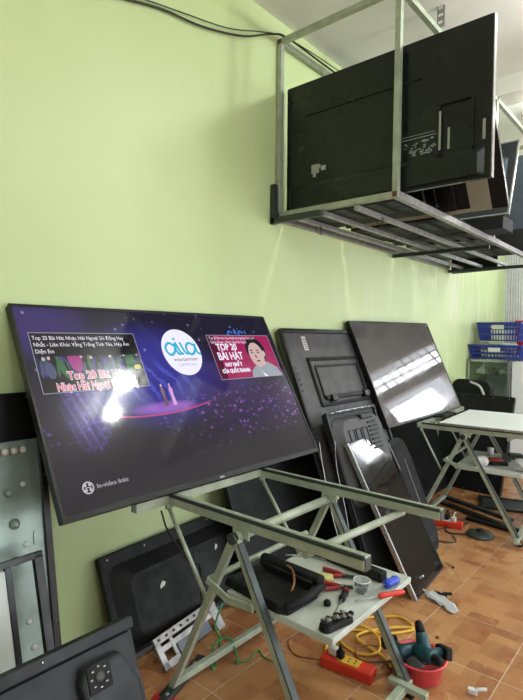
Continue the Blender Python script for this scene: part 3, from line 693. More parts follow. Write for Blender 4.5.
# flat things on the floor under the far table (three bars, one module)
def flat_bars(lab, pts, wd, m, z=0):
    bm = B()
    for a, b in zip(pts, pts[1:]): beam(bm, (*a, z+.012), (*b, z+.012), wd, .022)
    return one('panel_bar', bm, m, lab, 'television part')
flat_bars('long black television trim bar on the floor at the far trestle feet', [(-1.62, 4.17), (-.75, 3.80)], .05, blk)
flat_bars('dark trim bar lying behind the longer bar under the far trestle', [(-1.66, 4.33), (-1.05, 4.10)], .04, grey2)
flat_bars('short black trim bar on the tiles nearest the far trestle front leg', [(-1.32, 3.92), (-.88, 3.86)], .035, blkm)
t = thing('display_module', 'flat black panel frame lying on the floor beneath the far trestle', 'television part', (-1.08, 4.50, 0), .35)
bm = B(); bxx(bm, -.32, .32, -.16, -.13, 0, .022); bxx(bm, -.32, .32, .13, .16, 0, .022); bxx(bm, -.32, -.29, -.13, .13, 0, .022); bxx(bm, .29, .32, -.13, .13, 0, .022); obj('frame', bm, blk, t, .003)
bm = B(); bxx(bm, -.29, .29, -.13, .13, .004, .012); obj('sheet', bm, grey2, t)

# ------------------------------------------------------------------ hanging steel rack
cage = thing('hanging_rack', 'welded steel rack hanging high on the green wall holding televisions', 'rack', (-1.56, 3.67, 2.06))
cb = V((-1.56, 3.67, 2.06))
def L(p): return V(p)-cb
xi, xo, ya, yc, yb, zb, zt2 = -1.93, -1.185, 2.39, 3.92, 5.05, 2.06, 3.065
def crail(nm, a, b, s=.03, m=steel):
    bm = B(); beam(bm, L(a), L(b), s, s); return obj(nm, bm, [m], cage, .0015)
for x, y in ((xi, ya), (xo, ya), (xo, yc), (xi, yc), (xo, yb), (xi, yb)): crail('post', (x, y, zb-.015), (x, y, zt2+.015))
for x in (xi, xo): crail('top_rail', (x, ya, zt2), (x, yb, zt2))
crail('bottom_rail', (xi, ya, zb-.02), (xi, yb, zb-.02), .03, galv); crail('bottom_rail', (xo, ya, zb), (xo, yb, zb), .034, galv)
for x in (-1.41, -1.62, -1.80): crail('bottom_rail', (x, ya, zb-.03), (x, yb, zb-.03), .025, galv)
for z in (zb, zt2): crail('cross_bar', (xi, ya, z), (xo, ya, z))
for y in (3.86, yb): crail('cross_bar', (xi, y, zb-.055), (xo, y, zb-.055), .028, dsteel)
for y in (yc, yb): crail('cross_bar', (xi, y, zt2), (xo, y, zt2))
bm = B(); beam(bm, L((-1.93, 2.345, 2.0)), L((-1.93, 2.345, 2.23)), .03, .03, (0, 1, 0)); beam(bm, L((-1.94, 2.345, 2.02)), L((-1.60, 2.345, 2.02)), .03, .035)
obj('wall_bracket', bm, dsteel, cage, .002)
for x, y, z in ((xi, ya, zt2), (xo, ya, zb), (xo, ya, zt2)):
    bm = B(); box(bm, L((x, y-.0022, z)), (.026, .028, .026)); obj('weld_spot', bm, rust, cage)
for x, y, lab in ((-1.17, 2.86, 'slotted steel strap from the ceiling above the front of the rack'), (-1.17, 4.6, 'slotted steel strap from the ceiling further back on the rack')):
    bm = B(); z0, z1 = 3.08, ZC
    if y > 4: z0 = 3.08
    bxx(bm, -.02, -.014, -.002, .002, z0, z1); bxx(bm, .014, .02, -.002, .002, z0, z1); bxx(bm, .018, .020, -.002, .018, z0, z1)
    k = z0
    while k < z1: bxx(bm, -.014, .014, -.002, .002, k, min(z1, k+.022)); k += .04
    one('hanger_strap', bm, galv, lab, 'bracket', (x, y, 0), 0, 'slotted hanger straps')
# televisions in the rack
def cageTV(t, w1, h1):
    a = w1/2
    bm = B(); bxx(bm, -a+.13, a-.33, -.006, 0, h1*.735, h1*.745); obj('cable_channel', bm, darkgap, t)
    bm = B(); loft(bm, [(rrect(-a+.02, a-.03, .01, h1*.2, .01), 0), (rrect(-a+.04, a-.06, .02, h1*.17, .01), -.012)]); obj('lower_housing', bm, cageback, t, .004)
    bm = B(); bxx(bm, a-.001, a+.003, -.001, .03, 0, h1); obj('rim', bm, galv, t)
    x0, z0 = a-.25, h1*.2
    bm = B(); bxx(bm, x0, x0+.17, -.012, 0, z0+.23, z0+.24); bxx(bm, x0+.16, x0+.17, -.012, 0, z0, z0+.24); bxx(bm, x0, x0+.015, -.012, 0, z0, z0+.24); obj('port_recess', bm, darkgap, t)
    bm = B(); bxx(bm, x0+.012, x0+.022, -.016, -.011, z0+.02, z0+.2); bxx(bm, x0+.05, x0+.06, -.004, 0, z0+.02, z0+.12); obj('port_strip', bm, silver, t)
    bm = B(); bxx(bm, a-.04, a-.028, -.004, 0, z0+.03, z0+.12); obj('side_strip', bm, silver, t)
    bm = B()
    for k in range(4): bxx(bm, -a+.47+k*.0, -a+.70, -.0015, 0, z0-.0, z0+.003)
    bxx(bm, -a+.47, -a+.475, -.0015, 0, z0-.09, z0); bxx(bm, -a+.50, -a+.505, -.0015, 0, z0-.09, z0); obj('seam', bm, darkgap, t)
    # worn maker's label, printed white marks
    rn = random.Random(3); bm = B()
    for k in range(46):
        xx = -a+.74+rn.random()*.16; zz = h1*.2+.02+rn.random()*.07; bxx(bm, xx, xx+.004+rn.random()*.016, -.0015, 0, zz, zz+.003+rn.random()*.006)
    bxx(bm, -a+.72, -a+.93, -.0015, 0, h1*.2+.105, h1*.2+.109); bxx(bm, -a+.72, -a+.90, -.0015, 0, h1*.2+.12, h1*.2+.123); obj('printed_label', bm, mat('print_grey', '8a9290', .6), t)
    bm = B()
    for q in ((.18, .02, .05, .05), (.205, .045, .035, .02), (.19, .0, .02, .03), (.245, .03, .03, .025)): bxx(bm, -a+q[0], -a+q[0]+q[2], -.0018, 0, h1*.2+.03+q[1], h1*.2+.03+q[1]+q[3])
    obj('torn_sticker', bm, mat('sticker_grey', 'a8aca8', .6), t)
    for k in range(7):
        bm = B(); lathe(bm, [(.004, -.001), (.004, .0)], 8, (-a+.04+k*.17, -.0135, h1*.03), 'Y'); obj('screw', bm, darkgap, t)
# main one
tv_back('large black television seen from behind, nearest in the hanging rack', (-1.915, 2.445, 2.083), (-.752, 2.445, 2.080), (-1.925, 2.435, 2.805), .03, cageback, None, screws=False, extra=cageTV)
def c2x(t, w1, h1):
    a = w1/2
    bm = B(); bxx(bm, a-.20, a-.085, -.004, 0, .022, h1*.5); bxx(bm, -a+.05, a-.085, -.004, 0, .0, .022); obj('pale_strip', bm, beige, t)
    bm = B()
    for x in (.08, .13, .2): bxx(bm, a-.26-x, a-.25-x, -.006, 0, .06, .2)
    obj('ribs', bm, silver, t)
    bm = B(); bxx(bm, a-.36, a-.27, -.03, 0, .03, h1*.4); obj('port_box', bm, blk, t, .003)
tv_back('black television with a beige lower strip, second in the hanging rack', (-1.88, 3.06, 2.085), (-.845, 3.06, 2.080), (-1.88, 2.70, 2.60), .03, blk, None, screws=False, extra=c2x)
def c3x(t, w1, h1):
    bm = B(); loft(bm, [(rrect(.23, .345, .12, .45, .012), -.0), (rrect(.25, .335, .16, .44, .012), -.02)]); o = obj('stand_bracket', bm, blued, t, .003)
    bm = B(); lathe(bm, [(.014, -.001), (.014, .002)], 12, (.31, -.022, .415), 'Y'); obj('screw_hole', bm, darkgap, o)
tv_back('television with a bright silver rim leaning third in the hanging rack', (-1.80, 3.66, 2.18), (-1.01, 3.66, 2.18), (-1.80, 3.87, 2.72), .03, grey2, None, screws=False, rim=silver, extra=c3x)
tv_back('blue grey television back at the rear of the hanging rack', (-1.86, 4.32, 2.20), (-.96, 4.32, 2.20), (-1.86, 4.2, 2.72), .03, blued, None, screws=False)
tv_back('dark television at the far end of the hanging rack', (-1.86, 4.85, 2.10), (-.98, 4.85, 2.09), (-1.86, 4.92, 2.60), .03, blkm, None, screws=False)
# flat ones lying on the rails
k = 0
for (x0, x1, y0, y1, z, th, m, lab) in (
    (-1.90, -1.20, 2.50, 2.97, 2.08, .02, blkm, 'black panel lying flat at the front of the rack floor'),
    (-1.88, -1.23, 3.12, 3.60, 2.08, .045, blkm, 'black panel lying flat in the middle of the rack floor'),
    (-1.86, -1.22, 3.95, 4.24, 2.08, .035, blk, 'black panel lying flat behind the silver-rimmed television'),
    (-1.86, -1.03, 3.62, 3.85, 2.08, .085, blkm, 'thick black panel lying flat beneath the silver-rimmed television'),
    (-1.90, -1.22, 4.4, 4.82, 2.08, .018, blkm, 'black panel lying flat toward the far end of the rack')):
    t = thing('flat_panel', lab, 'television', ((x0+x1)/2, (y0+y1)/2, z), 0, None)
    a, b = (x1-x0)/2, (y1-y0)/2
    bm = B(); bxx(bm, -a, a, -b, b, 0, th); obj('housing', bm, m, t, .004)
    bm = B()
    for q in range(6): bxx(bm, -a+.06+q*.1, -a+.12+q*.1, -b+.05, -b+.3, -.003, 0)
    obj('vent_ribs', bm, grey2, t)
tv_back('black television hanging below the far end of the rack', (-1.93, 5.12, 1.99), (-1.50, 5.12, 2.0), (-1.93, 5.12, 2.30), .03, blkm, None, screws=False, name='television')
# wire ties under the rack
def ties(lab, x, y, z):
    bm = B(); cord(bm, [(0, 0, .03), (.012, .01, 0), (-.008, .02, -.03), (.015, .0, -.045), (.02, -.01, -.01), (-.01, 0, .03)], .0025)
    cord(bm, [(-.01, 0, .02), (-.03, .01, -.005), (-.02, .02, -.035)], .002)
    one('wire_tie', bm, cablek, lab, 'wire', (x, y, z), 0, 'wire ties under the hanging rack')
ties('black wire tie looped on the rack rail near the wall', -1.80, 2.62, 2.015); ties('black wire tie looped on the rack rail further from the wall', -1.41, 2.66, 2.02)

# ------------------------------------------------------------------ cables on the wall
bm = B(); cord(bm, [(-1.93, .95, 2.66), (-1.932, 1.2, 2.755), (-1.935, 1.32, 2.789), (-1.935, 1.524, 2.842), (-1.93, 1.772, 2.875), (-1.925, 2.062, 2.955), (-1.92, 2.30, 3.07), (-1.90, 2.42, 3.09), (-1.90, 2.8, 3.088), (-1.9, 3.4, 3.088)], .0055)
one('power_cable', bm, cablek, 'thick black cable strung along the top of the green wall', 'cable')
bm = B(); cord(bm, [(-1.925, 1.0, 2.69), (-1.93, 1.25, 2.78), (-1.935, 1.413, 2.835), (-1.935, 1.643, 2.884), (-1.93, 1.947, 2.947), (-1.925, 2.2, 3.04), (-1.915, 2.38, 3.092), (-1.88, 2.6, 3.086), (-1.87, 3.2, 3.1)], .003)
one('thin_cable', bm, dsteel, 'thin cable running above the thick black one on the wall', 'cable')

# ------------------------------------------------------------------ things on the near shelf (top at z=.463)
ZS = .464
# black plastic stand cover
t = thing('stand_cover', 'large black plastic stand cover lying on the near shelf', 'television part', (-1.12, 1.40, ZS), math.radians(-4)); t.scale = (.88, 1, .85)
bm = B(); ol = [(-.17, -.11), (.13, -.12), (.17, -.10), (.165, .05), (.13, .12), (-.16, .12), (-.18, .0)]
R0 = [bm.verts.new((x, y, 0)) for x, y in ol]; R1 = [bm.verts.new((x*.96, y*.94, .03+.012*math.cos(x*9))) for x, y in ol]; R2 = [bm.verts.new((x*.84, y*.78, .034)) for x, y in ol]; R3 = [bm.verts.new((x*.8, y*.7, .016)) for x, y in ol]
for a_, b_ in ((R0, R1), (R1, R2), (R2, R3)):
    for q in range(7): bm.faces.new((a_[q], a_[(q+1) % 7], b_[(q+1) % 7], b_[q]))
bm.faces.new(R3); bm.faces.new(R0[::-1]); obj('tray', bm, blkm, t, .004)
bm = B(); tube(bm, [(-.17, .09, .045), (.14, .10, .045)], .022, 12); bxx(bm, -.16, .12, .06, .11, .0, .045); obj('ridge', bm, blkm, t, .004)
bm = B(); tube(bm, [(.15, -.1, .02), (.165, -.02, .028), (.155, .09, .035)], .016, 10); obj('lip', bm, blkm, t)
bm = B(); cord(bm, [(-.14, .02, .04), (-.05, .045, .052), (.04, .02, .05), (.09, -.01, .045)], .004); one('cable_tie', bm, brown, 'tan strap lying across the black stand cover', 'strap', (-1.09, 1.41, ZS), math.radians(-30))
# dark box at the back of the shelf
t = thing('speaker_box', 'long black plastic box at the far back corner of the near shelf', 'box', (-1.03, 1.722, ZS), math.radians(-6))
bm = B(); bxx(bm, -.17, .17, -.02, .02, 0, .035); obj('body', bm, blkm, t, .004)
bm = B(); bxx(bm, -.16, .16, -.023, -.02, .006, .03); obj('grille', bm, darkgap, t)
# sponge
bm = B(); ol = [(-.05, -.022), (.03, -.028), (.052, -.005), (.04, .024), (-.03, .03), (-.055, .008)]
R0 = [bm.verts.new((x, y, 0)) for x, y in ol]; R1 = [bm.verts.new((x*.95+.002, y*.92, .016+.006*(i % 2))) for i, (x, y) in enumerate(ol)]
for q in range(6): bm.faces.new((R0[q], R0[(q+1) % 6], R1[(q+1) % 6], R1[q]))
bm.faces.new(R1); bm.faces.new(R0[::-1]); one('sponge', bm, spongem, 'pale yellow piece of foam on the near shelf', 'sponge', (-1.04, 1.56, ZS), .3, bevel=.003)
# pliers
def pliers(lab, loc, rotz, m=plierred, open_=.25, group=None, s=1.):
    t = thing('pliers', lab, 'pliers', loc, rotz, group)
    for sg in (-1, 1):
        bm = B(); cord(bm, [(0, 0, .012*s), (-.03*s, sg*.014*s, .012*s), (-.07*s, sg*.026*s, .012*s), (-.115*s, sg*(.018+open_*.04)*s, .012*s)], [.007*s+.003*s*min(1, i/6) for i in range(19)], 6, 10)
        obj('handle', bm, m, t)
        bm = B(); beam(bm, (0, sg*.003*s, .012*s), (.05*s, sg*.004*s, .012*s), .008*s, .014*s); beam(bm, (-.01*s, sg*.002*s, .012*s), (.015*s, sg*.004*s, .012*s), .02*s, .014*s); obj('jaw', bm, dsteel, t, .002)
    bm = B(); lathe(bm, [(.008*s, .004*s), (.008*s, .021*s), (.005*s, .022*s)], 14); obj('pivot_screw', bm, galv, t)
    return t
pliers('red handled pliers lying open beside the yellow foam', (-.985, 1.635, ZS), math.radians(20), open_=.4, s=.75)
pliers('second red handled pliers closer to the clear cup on the shelf', (-.945, 1.555, ZS), math.radians(35), open_=.3, s=.75)
# clear cup
t = thing('plastic_cup', 'small clear plastic cup standing among the tools on the shelf', 'cup', (-.885, 1.585, ZS))
bm = B(); lathe(bm, [(.020, 0), (.028, .04), (.0295, .042), (.0265, .0415), (.0185, .003)], 28, close=False); bm.faces.new([v for v in bm.verts if abs(v.co.z) < 1e-5][::-1]); obj('body', bm, frost, t)
bm = B(); lathe(bm, [(.0275, .040), (.0300, .040), (.0300, .0435), (.0275, .0435), (.0275, .040)], 28, close=False); obj('rim', bm, whitep, t)
# screwdrivers
def driver(lab, loc, rotz, hm, tipm=galv, hl=.10, sl=.12, hr=.014, tiphandle=None, flute=True):
    t = thing('screwdriver', lab, 'screwdriver', loc, rotz)
    bm = B(); n = 7; prof = [(0, .006), (.06, .85), (.2, 1.), (.45, .82), (.7, .98), (.88, .85), (1, .45)]
    tube(bm, [(-hl*q, 0, hr) for q, _ in prof], [max(.3, k_)*hr for _, k_ in prof], 12); h_o = obj('handle', bm, hm, t)
    if tiphandle: bm = B(); tube(bm, [(-hl*.99, 0, hr), (-hl*1.12, 0, hr)], hr*.85, 12); obj('handle_end', bm, tiphandle, t)
    bm = B(); tube(bm, [(0, 0, hr), (sl*.88, 0, hr*.8), (sl, 0, hr*.7)], [.0035, .0033, .002], 8); obj('shaft', bm, tipm, t)
    return t
driver('screwdriver with a bulbous blue handle at the far end of the shelf', (-.833, 1.655, ZS), math.radians(258), bluep, hl=.075, sl=.11, hr=.017)
driver('long red handled screwdriver lying along the right edge of the shelf', (-.818, 1.578, ZS), math.radians(240), red, hl=.105, sl=.09, hr=.010)
driver('screwdriver with a short black and red handle pointing at the viewer', (-.895, 1.47, ZS), math.radians(-72), blkm, silver, hl=.06, sl=.11, hr=.013, tiphandle=plierred)
# motor / gear assembly
t = thing('gear_assembly', 'small black tray of shiny metal gears on the near corner of the shelf', 'machine part', (-.838, 1.348, ZS), math.radians(78))
bm = B(); loft(bm, [([(x, z) for x, z in rrect(-.065, .065, -.024, .024, .022, 6)], 0), (rrect(-.062, .062, -.021, .021, .02, 6), .018)]); 
for v in bm.verts: v.co = V((v.co.x, v.co.z, v.co.y))
obj('tray', bm, blkm, t, .002)
rn = random.Random(11)
for k in range(13):
    x = -.052+k*.0088; y = (rn.random()-.5)*.026
    bm = B()
    if k % 3: box(bm, (0, 0, 0), (.010+rn.random()*.014, .006+rn.random()*.012, .007), 0, Matrix.Rotation(rn.random()*3, 3, 'Z') @ Matrix.Rotation(.5*rn.random(), 3, 'X'))
    else: lathe(bm, [(.009, -.004), (.009, .004), (.003, .004), (.003, .008)], 14)
    o = obj('gear', bm, motor if k % 4 else blkm, t, .001); o.location = (x, y, .021+rn.random()*.006)
bm = B(); lathe(bm, [(.012, 0), (.013, .008), (.009, .016), (.004, .018)], 16); one('rubber_knob', bm, blkm, 'tiny black rubber knob beside the black stand cover', 'knob', (-.925, 1.43, ZS))
bm = B(); cord(bm, [(-.11, -.02, .003), (-.03, .0, .004), (.05, -.01, .003)], .0035); one('thin_rod', bm, silver, 'thin pale rod lying on the back of the near shelf', 'rod', (-1.17, 1.70, ZS), .4)

# things on the far shelf
F0 = V((-1.6, 3.62, 0)); Fr = Matrix.Rotation(math.radians(5), 3, 'Z')
def FP(x, y, z=ZS): return F0 + Fr @ V((x, y, z))
pliers('red pliers on the shelf of the far trestle', FP(.55, .3), .3, open_=.4, s=.9)
bm = B(); bmesh.ops.create_icosphere(bm, subdivisions=3, radius=.05)
for v in bm.verts: v.co = V((v.co.x*1.1, v.co.y*.8, max(-.8, v.co.z/.05)*.04*1)) * (1+.12*math.sin(v.co.x*90)*math.cos(v.co.y*80)); v.co.z += .033
one('white_bundle', bm, whitep, 'crumpled white bundle at the front of the far shelf', 'bundle', FP(.44, .07))
bm = B(); bmesh.ops.create_icosphere(bm, subdivisions=3, radius=.06)
for v in bm.verts: v.co = V((v.co.x*1.1, v.co.y, v.co.z*.7)) * (1+.2*math.sin(v.co.x*70+1)*math.cos(v.co.z*80)); v.co.z += .043
one('plastic_bag', bm, bagm, 'crumpled clear plastic bag at the right of the far shelf', 'bag', FP(.71, .09))
bm = B(); bxx(bm, -.09, .09, -.05, .05, 0, .025); bxx(bm, -.05, .04, -.03, .03, .025, .04); one('circuit_box', bm, dsteel, 'dark flat device on the far shelf behind the plastic bag', 'device', FP(.60, .46), .4, bevel=.003)
bm = B(); beam(bm, (-.08, 0, .01), (.08, .01, .012), .02, .02); beam(bm, (-.02, -.03, .012), (.07, .04, .012), .012, .02); one('bracket_piece', bm, blkm, 'black bracket piece on the far shelf beside the red pliers', 'bracket', FP(.52, .16), .3)
bm = B(); lathe(bm, [(.02, 0), (.024, .05), (.024, .054)], 18); one('small_cup', bm, whitep, 'small white cup at the back of the far shelf', 'cup', FP(.42, .48))
# cables on the edge of the far table
bm = B(); bxx(bm, -.08, .06, -.15, .15, 0, .012); bxx(bm, -.06, .03, -.1, .02, .012, .02); one('thin_plate', bm, blk, 'thin black plate between the mirroring screen and the white table top', 'television part', FP(.07, .45, .738), .1, bevel=.002)

# ------------------------------------------------------------------ floor clutter
def strip(lab, loc, rotz, n=3, Ls=.22, blockm=yellow):
    t = thing('power_strip', lab, 'power strip', loc, rotz)
    bm = B(); bxx(bm, -Ls/2, Ls/2, -.035, .035, 0, .042); obj('body', bm, red, t, .006)
    bm = B(); bxx(bm, -.04, .05, -.026, .026, .042, .047); p = obj('socket_plate', bm, blockm, t, .002)
    bm = B()
    for k in range(n):
        for s in (-1, 1): bxx(bm, -.025+k*.027, -.020+k*.027, s*.009-.005, s*.009+.005, .0468, .0476)
    obj('slots', bm, darkgap, p)
    return t
strip('red power strip with a yellow socket plate under the near shelf', (-1.06, 1.80, 0), math.radians(8))
bm = B(); bxx(bm, -.016, .016, -.014, .014, 0, .03); tube(bm, [(0, 0, .03), (0, 0, .045)], .008, 10); one('plug', bm, whitep, 'white plug pushed into the near red power strip', 'plug', (-1.13, 1.80, .043), bevel=.004)
bm = B(); bxx(bm, -.014, .014, -.012, .012, 0, .028); tube(bm, [(0, 0, .028), (0, 0, .05)], .007, 10); one('plug', bm, blkm, 'black plug beside the white plug in the near power strip', 'plug', (-1.09, 1.79, .049), bevel=.004)
def cable(lab, pts, rad, m, name='cable', grp=None):
    bm = B(); cord(bm, [(x, y, z if z > rad else rad+z) for x, y, z in pts], rad); return one(name, bm, m, lab, 'cable', group=grp)
cable('yellow cable looping on the floor behind the power strip', [(-1.16, 1.79, .02), (-1.22, 1.9, 0), (-1.2, 2.05, 0), (-1.05, 2.15, 0), (-.98, 2.26, .01), (-1.07, 2.18, .012), (-1.15, 2.02, .012), (-1.0, 1.97, .01), (-.93, 1.93, 0)], .0065, yellow)
cable('second yellow cable crossing beyond the power strip toward the pink basin', [(-1.33, 2.02, 0), (-1.2, 2.1, .015), (-1.08, 2.08, .015), (-1.02, 1.98, .014), (-1.08, 1.92, 0), (-1.2, 1.96, 0), (-1.24, 2.12, 0), (-1.1, 2.3, 0), (-1.0, 2.28, .012)], .006, yellow)
cable('brown flex curling between the power strip and the table leg', [(-.95, 1.82, .02), (-.93, 1.93, 0), (-1.0, 2.03, .014), (-1.1, 1.95, .016), (-1.05, 1.89, .003), (-.95, 1.95, .014), (-.90, 2.04, 0)], .0045, brown)
cable('thin tan flex on the floor left of the power strip', [(-1.17, 1.76, .02), (-1.28, 1.74, 0), (-1.36, 1.80, 0), (-1.34, 1.9, 0), (-1.24, 1.93, 0)], .0035, brown)
cable('green wire dangling from the metal brackets under the near trestle', [(-1.60, 1.62, .16), (-1.57, 1.55, .10), (-1.53, 1.54, .06), (-1.51, 1.5, .0), (-1.47, 1.44, .0), (-1.53, 1.5, .05), (-1.5, 1.56, .07), (-1.44, 1.55, .02), (-1.42, 1.53, 0)], .0045, green)
cable('second green wire trailing flat on the tiles toward the viewer', [(-1.44, 1.53, 0), (-1.40, 1.58, 0), (-1.42, 1.66, 0), (-1.36, 1.64, 0), (-1.26, 1.66, 0)], .003, green)
cable('black hanging cord behind the near trestle below the lit television', [(-1.53, 1.22, .69), (-1.52, 1.25, .6), (-1.56, 1.40, .42), (-1.62, 1.5, .36), (-1.66, 1.55, .18)], .004, cablek)
cable('thin white wire hanging behind the near trestle, left of its pair', [(-1.50, 2.22, .80), (-1.50, 2.246, .70), (-1.44, 2.25, .45), (-1.36, 2.25, .22), (-1.34, 2.26, 0)], .002, whitep)
cable('thin grey wire hanging behind the near trestle, right of its pair', [(-1.47, 2.32, .80), (-1.46, 2.33, .65), (-1.40, 2.34, .40), (-1.36, 2.34, .15), (-1.33, 2.33, 0)], .002, silver)
# pink basin with drills
t = thing('basin', 'pinkish red plastic basin on the tiles full of cordless drills', 'basin', (-.83, 1.965, 0)); t.scale = (.70, .70, .78)
bm = B(); lathe(bm, [(.10, 0), (.112, .01), (.138, .105), (.146, .108), (.146, .113), (.136, .113), (.108, .016), (.02, .012), (.001, .012)], 40, close=False); bm.faces.new([v for v in bm.verts if abs(v.co.z) < 1e-6][::-1]); obj('bowl', bm, basinred, t)
bm = B(); lathe(bm, [(.139, .104), (.149, .106), (.149, .113), (.139, .114), (.139, .104)], 40, close=False); obj('rim', bm, basinred, t)
def drill(lab, loc, rot, s=1.):
    t = thing('cordless_drill', lab, 'drill', loc); t.rotation_euler = rot; 
    bm = B(); tube(bm, [(-.085*s, 0, 0), (-.08*s, 0, 0), (-.04*s, 0, 0), (.02*s, 0, 0), (.05*s, 0, 0)], [.018*s, .030*s, .033*s, .031*s, .024*s], 18)
    obj('motor_housing', bm, teal, t)
    bm = B(); tube(bm, [(.05*s, 0, 0), (.062*s, 0, 0), (.09*s, 0, 0), (.10*s, 0, 0)], [.022*s, .023*s, .018*s, .009*s], 16); obj('chuck', bm, blkm, t)
    bm = B(); tube(bm, [(-.03*s, 0, -.02*s), (-.042*s, 0, -.06*s), (-.05*s, 0, -.105*s)], [.02*s, .019*s, .021*s], 14); obj('handle', bm, teal, t)
    bm = B(); box(bm, (-.05*s, 0, -.125*s), (.085*s, .055*s, .036*s)); obj('battery', bm, blkm, t, .006)
    bm = B(); box(bm, (-.012*s, 0, -.043*s), (.012*s, .012*s, .028*s)); obj('trigger', bm, blk, t, .003)
    bm = B(); box(bm, (-.03*s, -.032*s, .0), (.05*s, .004*s, .02*s)); obj('logo_plate', bm, label, t, .001)
    return t
drill('dark teal cordless drill lying uppermost in the pink basin', (-.78, 1.92, .125), (math.radians(80), math.radians(-14), math.radians(-30)), .86)
drill('teal cordless drill standing up at the back of the pink basin', (-.825, 1.985, .125), (math.radians(20), math.radians(-62), math.radians(150)), .85)
drill('cordless drill buried at the left of the pink basin', (-.86, 1.955, .10), (math.radians(80), 0, math.radians(60)), .8)
bm = B(); lathe(bm, [(.045, 0), (.048, .006), (.047, .03), (.03, .034), (.01, .034)], 24)
o = one('tape_roll', bm, dsteel, 'dark round disc tilted at the front of the pink basin', 'disc', (-.825, 1.91, .07)); o.rotation_euler = (math.radians(50), 0, math.radians(15)); o.scale = (.7, .7, .7)
bm = B(); box(bm, (0, 0, .012), (.035, .02, .02)); tube(bm, [(.01, 0, .02), (.05, .01, .026)], .007, 8); o = one('white_connector', bm, whitep, 'white connector piece on the tiles right of the pink basin', 'connector', (-.635, 2.0, 0), .3, bevel=.003)
bm = B(); tube(bm, [(0, 0, .008), (.0, .07, .008)], .007, 10); one('white_stick', bm, whitep, 'short white stick on the tiles behind the pink basin', 'stick', (-.91, 2.10, 0), -.6)
# white scraps
bm = B(); rn = random.Random(5)
g = [[bm.verts.new(((i-3)*.028+rn.random()*.01, (j-2)*.026*(1-.08*i)+rn.random()*.01, .004+rn.random()*.022)) for j in range(5)] for i in range(8)]
for i in range(7):
    for j in range(4): bm.faces.new((g[i][j], g[i+1][j], g[i+1][j+1], g[i][j+1])).smooth = True
o = one('bag_scrap', bm, bagm, 'crumpled scrap of white plastic film on the tiled floor', 'plastic scrap', (-.99, 2.59, 0), math.radians(-35)); sm = o.modifiers.new('solid', 'SOLIDIFY'); sm.thickness = .0015
cable('white strap standing off the floor beside the glossy panel corner', [(-1.115, 2.66, .075), (-1.135, 2.66, .05), (-1.12, 2.65, .012), (-1.07, 2.63, 0), (-1.0, 2.62, 0)], .006, whitep, 'white_strap')
bm = B(); beam(bm, (-.05, 0, .006), (.06, .02, .006), .012, .01); beam(bm, (-.03, .015, .012), (.03, -.02, .012), .008, .008); one('black_clip', bm, blkm, 'black clip lying on the white plastic scrap', 'clip', (-1.02, 2.66, .0), .5)
bm = B(); lathe(bm, [(.008, 0), (.01, .005), (.004, .01)], 10); tube(bm, [(0, 0, .004), (-.05, .03, .004)], .0018, 6); one('tiny_screw', bm, blkm, 'tiny black screw on the tiles in front of the round puck', 'screw', (-1.09, 3.03, 0))
bm = B(); lathe(bm, [(.006, 0), (.007, .005), (.003, .008)], 10); one('tiny_pebble', bm, blkm, 'tiny dark crumb on the tiles beyond the pink basin', 'crumb', (-.88, 2.27, 0))
# puck + cable + far strip
t = thing('round_sander', 'flat round black disc with a cord on the floor before the far trestle', 'disc', (-1.135, 3.65, 0))
bm = B(); lathe(bm, [(.085, 0), (.092, .008), (.088, .02), (.055, .028), (.03, .036), (.004, .037)], 32); obj('body', bm, dsteel, t)
bm = B(); lathe(bm, [(.028, .036), (.024, .045), (.004, .046)], 20); obj('cap', bm, blkm, t)
cable('black flex running from the round disc across the tiles', [(-1.21, 3.60, .01), (-1.3, 3.55, 0), (-1.36, 3.62, 0), (-1.42, 3.85, 0), (-1.5, 4.02, 0)], .006, cablek)
cable('thin black flex looping on the tiles left of the round disc', [(-1.27, 3.52, 0), (-1.22, 3.42, 0), (-1.30, 3.36, 0), (-1.38, 3.45, 0), (-1.38, 3.6, 0), (-1.3, 3.7, 0), (-1.28, 3.85, 0)], .004, cablek)
strip('red power strip with plugs on the floor beyond the glossy panel', (-1.40, 3.68, 0), math.radians(10), blockm=whitep, Ls=.26)
for k, (x, mm, lab) in enumerate(((-.08, blkm, 'black plug at the left of the far red power strip'), (-.03, whitep, 'white plug second in the far red power strip'), (.02, blkm, 'black plug third in the far red power strip'), (.07, whitep, 'white plug at the right of the far red power strip'))):
    bm = B(); bxx(bm, -.014, .014, -.013, .013, 0, .03); cord(bm, [(0, 0, .028), (.0, .01, .055), (.005, .03, .06)], .004); one('plug', bm, mm, lab, 'plug', (-1.40+x*math.cos(.17), 3.68+x*math.sin(.17), .043 if abs(x) > .05 else .048), bevel=.003)
# metal brackets at the foot of the low television
t = thing('metal_bracket', 'silver slotted metal bracket frame propped on the floor under the near trestle', 'bracket'); frame3(t, (-1.60, 1.30, .0), (-1.66, 1.70, .0), (-1.675, 1.28, .10))
w1, h1 = .41, .13
bm = B(); bxx(bm, -.2, .2, -.012, 0, h1-.03, h1); bxx(bm, -.2, .2, -.008, 0, h1-.065, h1-.042); bxx(bm, -.2, -.17, -.01, 0, .0, h1); bxx(bm, -.12, -.1, -.01, 0, .03, h1-.03); bxx(bm, .15, .2, -.01, 0, .0, h1); bxx(bm, -.2, -.10, -.01, 0, 0, .03); obj('frame', bm, galv, t, .002)
for k in range(8):
    bm = B(); bxx(bm, -.18+k*.045, -.165+k*.045, -.0126, -.0115, h1-.02, h1-.01); obj('slot', bm, darkgap, t)
bm = B(); bxx(bm, -.09, .12, -.006, .0, .02, .07); obj('circuit_board', bm, blued, t, .002)
t = thing('metal_bracket', 'narrow dark bracket arm lying beside the silver bracket frame', 'bracket', (-1.50, 1.30, 0), math.radians(108))
